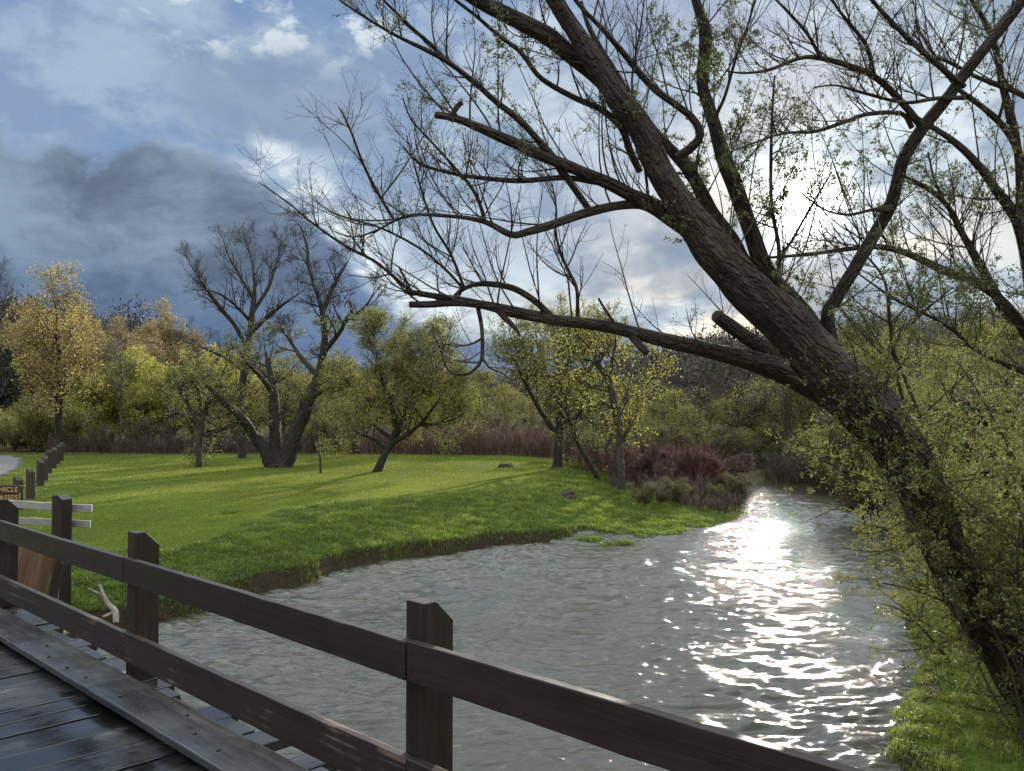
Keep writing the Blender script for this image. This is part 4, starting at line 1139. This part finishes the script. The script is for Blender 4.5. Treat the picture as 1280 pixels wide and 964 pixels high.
# 1 small bare tree with a pale trunk
d = 37.6
tree('small_tree', 'small crooked nearly bare tree with pale trunk on the far left of the lawn', 'tree',
  [T([(249,586,10),(249,560,9),(252,540,10),(254,525,9),(262,500,7),(275,475,5),(285,450,3)], d), T([(252,540,7),(240,515,6),(226,490,4),(215,460,3)], d, d-1), T([(254,530,6),(250,500,5),(245,470,4),(248,440,2)], d, d+1),
   T([(252,545,5),(270,540,4),(295,528,3),(315,530,2)], d, d-.6), T([(250,535,5),(233,520,4),(212,512,3),(200,500,2)], d, d+.8)],
  LV(.72, .05, .75), [(4,.45,(.06,.10),.6,.05,1)], M_bark, M_twigd, M_lg, org(249,585), seed=11)
# 2 tall bare tree
d = 44.0
tree('tall_bare_tree', 'tall bare dark tree with a dense fan of twigs behind the many stemmed willow', 'tree',
  [T([(303,574,13),(302,540,12),(302,500,12),(306,460,11),(312,420,10),(316,385,9),(318,350,6),(312,315,4),(303,290,2)], d),
   T([(310,440,8),(296,410,7),(272,380,6),(250,350,4),(232,320,2)], d, d-1.5), T([(316,390,7),(335,360,6),(345,330,4),(352,300,2)], d, d+1.5), T([(312,420,7),(335,395,6),(362,375,4),(385,360,2)], d, d-1),
   T([(306,465,6),(285,450,5),(255,435,4),(222,425,2)], d, d+1.5), T([(317,375,5),(300,345,4),(285,318,3),(278,295,2)], d, d+1), T([(312,400,6),(290,378,4),(268,365,3),(240,362,2)], d, d-2)],
  LVB, [], M_barkd, M_twigd, M_lg, org(303,573), seed=12)
# 3 many stemmed willow with a dead crown
d = 38.0
tree('many_stemmed_willow', 'old willow with three stout stems from one base and dead branches above', 'tree',
  [T([(342,584,30),(335,570,24),(318,545,17),(300,520,14),(280,503,12),(262,485,8),(245,470,5)], d, d-1.5), T([(346,584,30),(345,560,20),(343,520,17),(341,480,14),(335,455,9),(330,430,5)], d, d+.8),
   T([(354,584,32),(362,560,26),(374,530,24),(386,500,22),(397,475,17),(403,450,13),(406,420,10),(403,395,10),(401,380,9),(392,355,7),(386,335,6),(376,318,4),(368,300,2.5)], d, d),
   T([(403,392,8),(412,368,7),(420,352,6),(430,335,4),(438,322,3)], d, d+.6), T([(386,338,5),(384,310,4),(378,290,3),(372,278,2)], d), T([(405,440,9),(425,415,7),(432,400,6),(440,390,6),(436,375,5),(430,384,4)], d, d-.5),
   T([(436,398,5),(455,385,4),(465,370,3),(470,355,1.5)], d, d-1), T([(340,490,8),(325,470,6),(310,455,5),(300,440,3)], d, d-1.2), T([(397,470,9),(375,445,7),(362,425,5),(350,410,3)], d, d+1.4),
   T([(300,520,7),(290,535,5),(268,538,4),(240,545,2)], d, d+.5), T([(386,500,9),(405,488,7),(430,480,5),(450,482,3)], d, d-1.4)],
  LV(.9, .08, .62), [(4,3.0,(.06,.10),.42,.08,1),(3,2.4,(.06,.10),.42,.08,1)], M_barkd, M_twigd, M_lg, org(348,584), seed=13,
  leafkeep=lambda p: (p[:,2] < PX(400,412,38)[2]+vnoise(p[:,0]*.7,p[:,1]*.7,0,3)*1.0)&(fbm(p[:,0]*.7,p[:,1]*.7,p[:,2]*.9,2,5)>.40))
# 4 round apple like tree
d = 35.0
tree('leaning_tree', 'round headed fine leaved tree on a leaning dark trunk at the lawn edge', 'tree',
  [T([(471,591,15),(478,575,13),(487,558,12),(492,545,11),(505,520,8),(512,490,6),(516,460,4),(515,430,2)], d), T([(488,556,9),(505,545,8),(525,530,6),(545,505,4),(560,480,3)], d, d-1),
   T([(490,548,8),(472,535,7),(455,515,6),(440,490,4),(430,465,2)], d, d+1), T([(496,535,8),(490,505,6),(478,475,5),(470,440,3),(468,415,2)], d, d-1.3), T([(505,520,6),(530,490,5),(548,455,4),(555,425,2)], d, d+1.3),
   T([(482,560,6),(465,548,5),(440,540,4),(420,538,2)], d, d-1), T([(512,500,5),(500,470,4),(498,440,3),(492,415,2)], d, d+1.5), T([(525,530,5),(548,530,4),(572,522,3),(588,510,2)], d, d+.8)],
  LV(.84, .07, .95), [(4,4.8,(.05,.09),.45,.10,1),(3,2.4,(.05,.09),.45,.10,1)], M_barkd, M_twigd, M_lg, org(474,591), seed=14)
# 5 sapling
d = 34.6
tree('sapling', 'thin upright sapling with a bare stem standing alone on the lawn', 'tree', [T([(401,594,4),(400,570,3.4),(398,545,3),(394,520,2.5),(392,500,1.6)], d)],
  [dict(n=2.6, perm=True, t0=.35, ang=(25,50), length=(.4,.9), rad=.6, rmin=.006, K=6, wob=.3, up=.2), dict(n=3, perm=True, ang=(25,50), length=(.15,.4), rad=.6, rmin=.0045, K=4, wob=.3, up=.1)],
  [(2,2,(.05,.08),.5,.04,1)], M_bark, M_twigd, M_lg, org(401,593), seed=15)
# 7 green tree by the bend
d = 38.5
tree('leafy_tree', 'fresh green leafy tree with a stout dark trunk at the right end of lawn', 'tree',
  [T([(697,586,16),(698,560,13),(699,530,12),(699,500,10),(698,465,7),(694,430,4),(692,405,2)], d), T([(697,545,8),(680,520,7),(662,490,5),(645,455,4),(635,430,2)], d, d-1), T([(699,515,8),(715,490,6),(735,465,5),(752,440,4),(765,420,2)], d, d+1.3),
   T([(698,490,6),(680,460,5),(672,430,4),(668,410,2)], d, d+1.4), T([(699,480,6),(712,450,5),(722,425,4),(730,405,2)], d, d-1.2), T([(699,530,6),(725,520,5),(755,505,4),(785,490,2)], d, d-1)],
  LV(1.0, .06, .85), [(4,1.3,(.08,.14),.65,.08,1),(3,1.0,(.08,.14),.65,.08,1)], M_barkd, M_twigd, M_lg, org(697,585), seed=16)
d = 29.3
tree('leaning_alder', 'slender dark tree leaning left beside the brown stems of the point', 'tree',
  [T([(777,612,12),(776,580,11),(773,540,11),(768,505,11),(762,480,10),(748,455,8),(735,432,6),(715,415,4),(700,405,2)], d), T([(770,520,6),(785,490,4),(800,470,3),(812,455,2)], d, d+1), T([(762,480,6),(765,450,5),(770,425,3),(765,405,2)], d, d-1),
   T([(752,462,5),(735,450,4),(715,450,3),(700,455,2)], d, d-1)],
  LV(.8, .06, .7), [(4,1.3,(.06,.11),.6,.06,1),(3,1.0,(.06,.11),.6,.06,1)], M_bark, M_twigd, M_ly, (G(777,612,.45)[0], G(777,612,.45)[1], .4), seed=17)
d = 34.0
tree('leaning_alder', 'thin crooked tree leaning left beside the stout green tree', 'tree',
  [T([(747,597,9),(738,580,8),(725,560,7),(715,535,7),(707,505,6),(700,480,4),(690,455,2)], d), T([(738,580,5),(752,570,4),(762,550,4),(770,530,2)], d, d+.6), T([(715,535,5),(728,512,4),(748,508,3),(765,512,2)], d, d-.8)],
  LV(.7, .06, .8), [(4,1.2,(.06,.10),.6,.06,1)], M_barkd, M_twigd, M_lg, org(747,597), seed=18)
# ---------------------------------------------------------------- woods behind the lawn and the creek
def plain(name, H, lean=0.0, rtr=.12, stems=1, wid=.35, t_first=.25, levels=None, leafr=(), bark=None, twig=None, leafm=None, seed=1, droop=False):
    """a tree at the origin"""
    rg = np.random.default_rng(seed); limbs = []
    for s in range(stems):
        a = rg.uniform(0, 6.28); sp = (wid*H*.35 if stems > 1 else lean*H); n = 9
        ss_ = np.linspace(0,1,n); w = np.cumsum(rg.normal(0,.018*H,(n,2)),0)*ss_[:,None]
        h = H*(.92 if s == 0 else rg.uniform(.65,.9))
        pts = np.stack([math.cos(a)*sp*ss_**1.2+w[:,0]+math.cos(a)*.08*(stems>1), math.sin(a)*sp*ss_**1.2+w[:,1]+math.sin(a)*.08*(stems>1), ss_*h-.1*(ss_==0)], -1)
        r = rtr*(1 if s == 0 else .7)*(1-.93*ss_)**.8
        limbs.append(catmull(np.column_stack([pts, r]), 24))
    return tree(name, 'x', 'tree', limbs, levels, leafr, bark, twig, leafm, (0,0,0), seed=seed, world=False)
def lv(H, up=.12, n1=1.9, n2=4.5, n3=4.5, n4=0, w=.34, t0=.22, r=.007):
    q = [dict(n=n1*9/H, perm=True, t0=t0, ang=(28,62), length=(w*H*.5,w*H*1.1), rad=.5, rmin=.014, K=9, wob=.3, up=up, tip=.25),
         dict(n=n2, t0=.15, ang=(25,60), length=(.10*H,.22*H), rad=.55, rmin=.010, K=6, wob=.35, up=up, tip=.4),
         dict(n=n3, t0=.1, ang=(25,60), length=(.05*H,.12*H), rad=.6, rmin=r, K=4, wob=.4, up=up*.6, tip=.6)]
    if n4: q.append(dict(n=n4, t0=.1, ang=(25,60), length=(.025*H,.06*H), rad=.6, rmin=r*.8, K=3, wob=.4, up=up*.5, tip=.7))
    return q
for _m,(a,b,c) in {M_ly:((.28,.27,.03),(.52,.48,.09),(.42,.34,.06))}.items():
    mx = [n for n in _m.node_tree.nodes if n.type=='MIX']; mx[0].inputs[6].default_value=(*a,1); mx[0].inputs[7].default_value=(*b,1); mx[1].inputs[7].default_value=(*c,1)
def vary_twig(name, c, c2):
    m, t, out = newmat(name); pos = t.n('ShaderNodeNewGeometry').outputs['Position']
    col = t.mix(t.ss(t.noise(pos, 1.2, 4), .35, .65), c, c2); princ(t, out, Base_Color=col, Roughness=.6); return m
PR = {}
M_barkp = bark_mat('pale_bark', (.05,.043,.037), (.14,.12,.10), 7.0, stren=.6, dist=.04)
PR['bare0'] = plain('bare_tree', 12, 0, .16, 1, levels=lv(12,.2,2.6,6,6,3), bark=M_bark, twig=M_twigd, leafm=M_lg, seed=31)
PR['bare1'] = plain('bare_tree', 12, .08, .13, 2, .15, levels=lv(12,.3,1.6,5,5,2,w=.22,t0=.4), bark=M_barkp, twig=M_twigd, leafm=M_lg, seed=32)
PR['bare2'] = plain('bare_tree', 12, .05, .12, 1, levels=lv(12,.25,1.8,5,5,2,w=.22,t0=.35), bark=M_barkp, twig=M_twigb, leafm=M_lg, seed=33)
PR['green0'] = plain('budding_tree', 8, .05, .13, 2, .5, levels=lv(8,.1,2.2,5,5,3), leafr=[(4,1.9,(.08,.15),.6,.12,1),(3,1.5,(.08,.15),.6,.1,1)], bark=M_barkd, twig=M_twigd, leafm=M_lg, seed=34)
PR['green1'] = plain('budding_tree', 8, .1, .11, 3, .5, levels=lv(8,.1,1.8,5,5,2), leafr=[(4,2.2,(.08,.15),.6,.12,1),(3,1.0,(.08,.15),.6,.1,1)], bark=M_barkd, twig=M_twigb, leafm=M_lg, seed=35)
PR['yellow0'] = plain('yellow_tree', 7, .05, .10, 3, .6, levels=lv(7,.06,2.2,6,5,3), leafr=[(4,3.0,(.09,.16),.6,.13,1),(3,2.0,(.08,.15),.6,.1,1)], bark=M_barkd, twig=M_twigd, leafm=M_ly, seed=36)
PR['yellow1'] = plain('yellow_tree', 7, .1, .09, 4, .7, levels=lv(7,.05,2.0,6,5,2), leafr=[(4,3.6,(.09,.16),.6,.13,1),(3,2.0,(.08,.15),.6,.1,1)], bark=M_barkd, twig=M_twigb, leafm=M_ly, seed=37)
PR['amber'] = plain('amber_tree', 9, .04, .15, 2, .35, levels=lv(9,.16,2.4,6,5,3,w=.36), leafr=[(4,2.8,(.07,.13),.6,.10,1),(3,1.6,(.07,.13),.6,.1,1)], bark=M_barkd, twig=M_twigb, leafm=M_lo, seed=38)
PR['rusty'] = plain('rusty_tree', 9, .04, .15, 2, .5, levels=lv(9,.12,2.2,6,5,2), leafr=[(4,2.6,(.12,.22),.6,.16,1),(3,1.5,(.12,.2),.6,.1,1)], bark=M_barkd, twig=M_twigb, leafm=M_lr, seed=39)
PR['brush0'] = plain('twiggy_bush', 4, .1, .04, 7, .9, levels=lv(4,.12,3.0,6,5,0,w=.3,t0=.1,r=.007), leafr=[(3,.55,(.06,.11),.6,.08,1)], bark=M_barkd, twig=M_twigb, leafm=M_lg, seed=40)
PR['brush1'] = plain('green_bush', 3, .1, .035, 8, 1.1, levels=lv(3,.05,3.0,6,5,0,w=.4,t0=.05,r=.006), leafr=[(3,2.4,(.06,.11),.6,.08,1),(2,2.5,(.06,.1),.6,.08,1)], bark=M_barkd, twig=M_twigb, leafm=M_lg, seed=41)
PR['dark'] = plain('dark_bush', 3, .1, .04, 8, 1.3, levels=lv(3,.02,3.2,7,6,0,w=.45,t0=.05,r=.007), leafr=[(3,.8,(.05,.09),.6,.08,1)], bark=M_barkd, twig=M_twigd, leafm=leaf_mat('dull_leaf', (.05,.07,.02), (.11,.14,.03), .4), seed=42)
PR['redbush'] = plain('red_bush', 2, .1, .022, 11, 1.5, levels=lv(2,.12,6.0,6,4,0,w=.42,t0=.08,r=.0055), bark=vary_twig('red_stem_bark', (.14,.065,.052), (.10,.058,.045)), twig=vary_twig('red_twig', (.165,.072,.058), (.115,.065,.05)), leafm=M_lg, seed=44)
PR['weep'] = plain('weeping_willow', 9, .03, .16, 3, .5, levels=[lv(9,.15,2.6,5,5)[0], dict(n=9, t0=.1, ang=(40,90), length=(1.6,3.4), rad=.5, rmin=.008, K=9, wob=.15, up=-.5, tip=.5), dict(n=6, t0=.1, ang=(15,40), length=(.5,1.3), rad=.6, rmin=.006, K=5, wob=.15, up=-.6, tip=.6)],
    leafr=[(3,7,(.06,.11),.35,.04,1),(2,6,(.06,.11),.35,.04,1)], bark=M_barkd, twig=M_twigb, leafm=M_lw, seed=43)
# conifer
def conifer():
    root = empty('conifer'); g0, g2 = Geo(), Geo(); H = 9.0; rg = np.random.default_rng(5)
    P = np.zeros((1,12,3)); P[0,:,2] = np.linspace(-.1,H,12); R = np.linspace(.16,.015,12)[None]
    tubes(g0, P, R, 8)
    n = 260; z = H*(.08+.9*rg.random(n)); a = rg.uniform(0,6.28,n); L = (H-z)*.30+.25; K = 6
    s = np.linspace(0,1,K)[None,:,None]; d = np.stack([np.cos(a),np.sin(a),0*a],-1)[:,None,:]
    B = np.zeros((n,1,3)); B[:,0,2] = z
    B = B+d*s*L[:,None,None]+np.array([0,0,1])*(-.35*s+.18*s*s)*L[:,None,None]
    tubes(g0, B, np.full((n,K),.012), 3, cap=False)
    leaves(g2, B, 150, (.10,.22), .35, .09, .1, along=.9)
    wpart(g0, 'trunk', M_barkd, root, np.zeros(3)); wpart(g2, 'foliage', M_ld, root, np.zeros(3)); tag(root, 'x', 'tree'); return root
PR['conifer'] = conifer()
PH = dict(bare0=12,bare1=12,bare2=12,green0=8,green1=8,yellow0=7,yellow1=7,amber=9,rusty=9,brush0=4,redbush=2,brush1=3,dark=3,weep=9,conifer=9)
used = set()
def put(k, px, d, top, label, cat='tree', group=None, wide=1.0, rz=None):
    """stand a copy of kind k at column px, depth d, reaching up to picture row top"""
    x = (px-640)/F*d; z = zat(x, d); h = CZ+(HOR-top)/F*d-z; s = h/PH[k]
    src = PR[k]
    if k in used:
        r = src.copy(); COL.objects.link(r)
        for ch in list(src.children):
            c = ch.copy(); COL.objects.link(c); c.parent = r
    else: r = src; used.add(k)
    r.location = (x, d, z-.05); r.scale = (s*wide, s*wide, s); r.rotation_euler = (0,0, rng.uniform(0,6.28) if rz is None else rz)
    for key in ('group',):
        if key in r: del r[key]
    tag(r, label, cat, group); return r

# one of a kind trees
put('amber', 78, 47, 346, 'tall maple covered in amber blossom at the end of the barrier posts', wide=1.15, rz=1.0)
put('conifer', 4, 62, 428, 'dark conifer at the left picture edge')
put('bare0', -6, 58, 340, 'bare grey tree rising over the conifer at the left picture edge')
put('bare1', 152, 50, 405, 'bare leaning dark tree just right of the amber maple')
put('weep', 575, 53, 398, 'pale green weeping willow rising behind the round headed tree', wide=.8)
rr = random.Random(4)
def band(kinds, x0, x1, n, d0, d1, t0, t1, label, cat, group, wide=(.9,1.3)):
    for i in range(n):
        px = x0+(x1-x0)*(i+rr.random())/n
        put(rr.choice(kinds), px, rr.uniform(d0,d1), rr.uniform(t0,t1), label, cat, group, wide=rr.uniform(*wide))
band(['rusty','rusty','amber','bare2'], -60, 235, 15, 84, 104, 380, 412, 'rusty budding tree on the rise behind the amber maple', 'tree', 'rusty trees on the left rise')
band(['rusty','yellow0','green1'], -60, 235, 12, 68, 80, 415, 450, 'rusty or yellow green tree lower on the rise at the left', 'tree', 'lower trees on the left rise')
band(['yellow0','yellow1'], 120, 300, 10, 52, 60, 435, 478, 'yellow green leafy tree at the back edge of the lawn, left half', 'tree', 'yellow green trees at the back of the lawn')
band(['yellow1','green0','green1'], 290, 470, 8, 52, 64, 440, 485, 'yellow green budding tree behind the many stemmed willow', 'tree', 'budding trees behind the many stemmed willow')
band(['green1','green0','bare2'], 440, 600, 6, 55, 66, 450, 490, 'thin green budding tree behind the round headed tree', 'tree', 'budding trees behind the round headed tree')
band(['bare2','green1'], 590, 700, 6, 56, 75, 462, 505, 'thin brown and green tree behind the maroon thicket', 'tree', 'thin trees behind the maroon thicket')
band(['bare1','bare2','bare1'], 800, 1030, 18, 46, 66, 425, 475, 'tall thin bare tree beyond the bend of the creek', 'tree', 'tall bare trees beyond the bend', (.7,1.0))
band(['green0','bare0','green1','bare0'], 965, 1090, 12, 40, 54, 422, 452, 'bare or thinly leafed tree right behind the far bank of the bend', 'tree', 'trees right behind the far bank', (.8,1.1))
band(['green1','green0','brush0','brush0'], 790, 1050, 20, 44, 70, 478, 520, 'low greenish budding tree beyond the bend of the creek', 'tree', 'low budding trees beyond the bend')
band(['bare2','green1','brush0'], 690, 800, 5, 50, 68, 470, 515, 'thin tree seen through the leafy tree at the end of the lawn', 'tree', 'thin trees behind the leafy tree')
band(['bare2','bare1','green0','green1'], 1010, 1340, 20, 34, 64, 385, 450, 'slender tree in the wood behind the big leaning willow', 'tree', 'wood behind the big willow', (.7,1.1))
band(['brush0'], -40, 230, 11, 50, 54, 520, 540, 'low brown twiggy bush at the left back edge of the lawn', 'bush', 'twiggy bushes at the left back edge')
band(['brush1'], -50, 80, 6, 50, 56, 500, 530, 'low green bush at the far left behind the gravel road', 'bush', 'green bushes behind the gravel road')
band(['brush0','brush0','brush1'], 225, 470, 12, 49.5, 54, 518, 545, 'brown twiggy bush at the back edge of the lawn behind the willow trunks', 'bush', 'twiggy bushes behind the willow trunks')
band(['brush0'], 450, 700, 9, 54, 60, 505, 530, 'brown twiggy bush rising behind the maroon thicket', 'bush', 'twiggy bushes behind the maroon thicket')
band(['redbush'], 770, 905, 13, 31, 37, 557, 580, 'round leafless red twigged bush on the inner bank of the bend', 'bush', 'red twigged bushes at the bend', (.9,1.5))
band(['brush0'], 800, 925, 7, 25.8, 29, 588, 612, 'low dark leafless bush on the point beside the water', 'bush', 'dark bushes on the point', (1.0,1.5))
band(['brush0','green1'], 940, 1120, 9, 60, 76, 470, 500, 'dim bush deep in the wood behind the bend', 'bush', 'dim bushes deep in the wood')
band(['brush0','brush1'], 780, 980, 16, 41, 50, 525, 552, 'brown and green bush beyond the red thicket', 'bush', 'bushes beyond the red thicket')
band(['dark','dark','brush0'], 945, 1110, 12, 34, 42, 548, 568, 'dark bush overhanging the far bank of the creek', 'bush', 'dark bushes on the far bank')
band(['brush0','brush1','dark','brush0'], 1060, 1340, 22, 19, 40, 480, 560, 'dark brush on the right bank behind the leaning trunk', 'bush', 'dark brush on the right bank')
for k in list(PR):
    if k not in used:
        for ch in list(PR[k].children): bpy.data.objects.remove(ch)
        bpy.data.objects.remove(PR[k])

# thickets of upright stems
def thicket(name, poly, n, h, mat, label, r=.007, seed=1, br=7, dip=None, leafm=None):
    rg = np.random.default_rng(seed); P2 = np.array(poly); lo, hi = P2.min(0), P2.max(0)
    x = rg.uniform(lo[0],hi[0],n*3); y = rg.uniform(lo[1],hi[1],n*3); ok = inpoly(x,y,P2); x, y = x[ok][:n], y[ok][:n]; n = len(x)
    z = land(x,y); keep = z > .0; x,y,z = x[keep],y[keep],z[keep]; n = len(x)
    H = h*(.15+1.35*fbm(x*.8,y*.8,0,4,seed))*rg.uniform(.55,1.15,n); K = 6
    d = nrm(np.stack([rg.normal(0,.26,n), rg.normal(0,.26,n), np.ones(n)],-1)); bend = rg.normal(0,.16,(n,3)); bend[:,2] = -.05
    s = np.linspace(0,1,K)
    P = np.stack([x,y,z-.03],-1)[:,None,:]+d[:,None,:]*(s[None,:,None]*H[:,None,None])+bend[:,None,:]*(s[None,:,None]**2*H[:,None,None])
    R = np.linspace(1,.5,K)[None]*rg.uniform(.7,1.3,n)[:,None]*r
    g = Geo(); tubes(g, P, R, 3, cap=False)
    c1, r1, _ = sprout(P, R, br, .3, 1, (15,45), (.18*h,.42*h), .7, rmin=r*.6, K=4, wob=.25, up=.15, rg=rg)
    tubes(g, c1, r1, 3, cap=False)
    o = g.obj(name, mat); tag(o, label, kind='stuff')
def gg(l, z=.6): return [tuple(G(a,b,z)[:2]) for a,b in l]
M_mar = vary_twig('maroon_stem', (.15,.075,.058), (.15,.10,.07))
M_red = vary_twig('red_stem', (.165,.062,.050), (.115,.060,.045))
M_brn = vary_twig('brown_stem', (.050,.030,.026), (.11,.070,.052))
thicket('maroon_thicket', gg([(430,567),(560,568.5),(700,570.5),(700,565),(430,562)]), 5600, 1.7, M_mar, 'band of maroon dead stems along the back of the lawn', .010, 3, 6)
thicket('brown_thicket', gg([(60,567),(250,567),(440,567),(440,562),(60,562)]), 4500, 1.15, M_brn, 'low brown dead stems along the back of the lawn at the left', .010, 4, 6)
thicket('red_thicket', gg([(700,586),(775,592),(880,603),(905,599),(870,586),(780,578)], .4), 1500, 1.7, M_red, 'bright red leafless stems along the inner bank of the bend', .009, 5, 8)
thicket('brown_stems', gg([(766,614),(800,616),(850,628),(900,636),(925,634),(925,620),(885,604),(800,596),(765,600)], .3), 1500, .72, M_brn, 'dark brown dead stems on the point beside the water', .006, 6, 11)
thicket('far_bank_brush', gg([(930,603),(1010,612),(1110,640),(1140,660),(1180,640),(1100,605),(980,592)], .2), 3500, 1.0, vary_twig('dark_stem', (.05,.035,.028), (.09,.06,.045)), 'tangle of dark stems along the far bank', .007, 7, 8)

# forest on the far hills, one mass
def forest():
    rg = np.random.default_rng(12); n = 3000
    r = rg.uniform(135, 300, n); a = rg.uniform(-.62, .62, n); r = np.where((a > .12) & (rg.random(n) < .25), rg.uniform(85, 150, n), r); x, y = r*np.sin(a), r*np.cos(a); z = land(x,y)
    g = Geo(); H = rg.uniform(6.0,10.5,n); m = 170
    u = rg.normal(size=(n,m,3)); u = nrm(u)*rg.random((n,m,1))**.4
    C = np.stack([x,y,z+H*.58],-1)[:,None,:]+u*np.stack([H*.30,H*.30,H*.45],-1)[:,None,:]
    C = C.reshape(-1,3); M = len(C); d = nrm(rg.normal(size=(M,3))+np.array([0,0,.7])); v = nrm(np.cross(d, rg.normal(size=(M,3))))
    s = rg.uniform(.3,.8,M)[:,None]
    V = np.stack([C-v*s*.2, C+v*s*.2, C+d*s],1).reshape(-1,3)
    tone = fbm(x*.03, y*.03, 0, 3, 4)*.6+rg.random(n)*.4
    g.add(V, np.arange(M*3).reshape(-1,3), np.repeat(tone, m*3))
    t_ = np.stack([x,y,z],-1); P = np.stack([t_, t_+np.stack([0*x,0*x,H*.9],-1)],1); tubes(g, P, np.stack([H*.016,H*.004],1), 3, tint=tone*0, cap=False)
    m_, t, out = newmat('far_forest'); at = t.n('ShaderNodeAttribute', attribute_name='tint').outputs['Fac']
    c = t.mix(t.ss(at,.2,.55), (.055,.052,.055), (.105,.085,.070)); c = t.mix(t.ss(at,.6,.8), c, (.10,.12,.045))
    princ(t, out, Base_Color=c, Roughness=1.0)
    tag(g.obj('far_forest', m_), 'leafless grey brown wood covering the far hills', kind='stuff')
forest()

# ---------------------------------------------------------------- damp air
def haze():
    m = bpy.data.materials.new('haze'); m.use_nodes = True; nt = m.node_tree; nt.nodes.clear()
    o = nt.nodes.new('ShaderNodeOutputMaterial'); v = nt.nodes.new('ShaderNodeVolumePrincipled'); nt.links.new(v.outputs[0], o.inputs['Volume'])
    v.inputs['Density'].default_value = HAZE; v.inputs['Color'].default_value = (.80,.87,1,1); v.inputs['Anisotropy'].default_value = .1
    g = Geo(); zmin = -2.0; lo = np.array([-440,-75,zmin]); hi = np.array([440,775,48.0]); g.box((lo+hi)/2, hi-lo)
    tag(g.obj('haze', m), kind='stuff')
if HAZE > 0: haze()
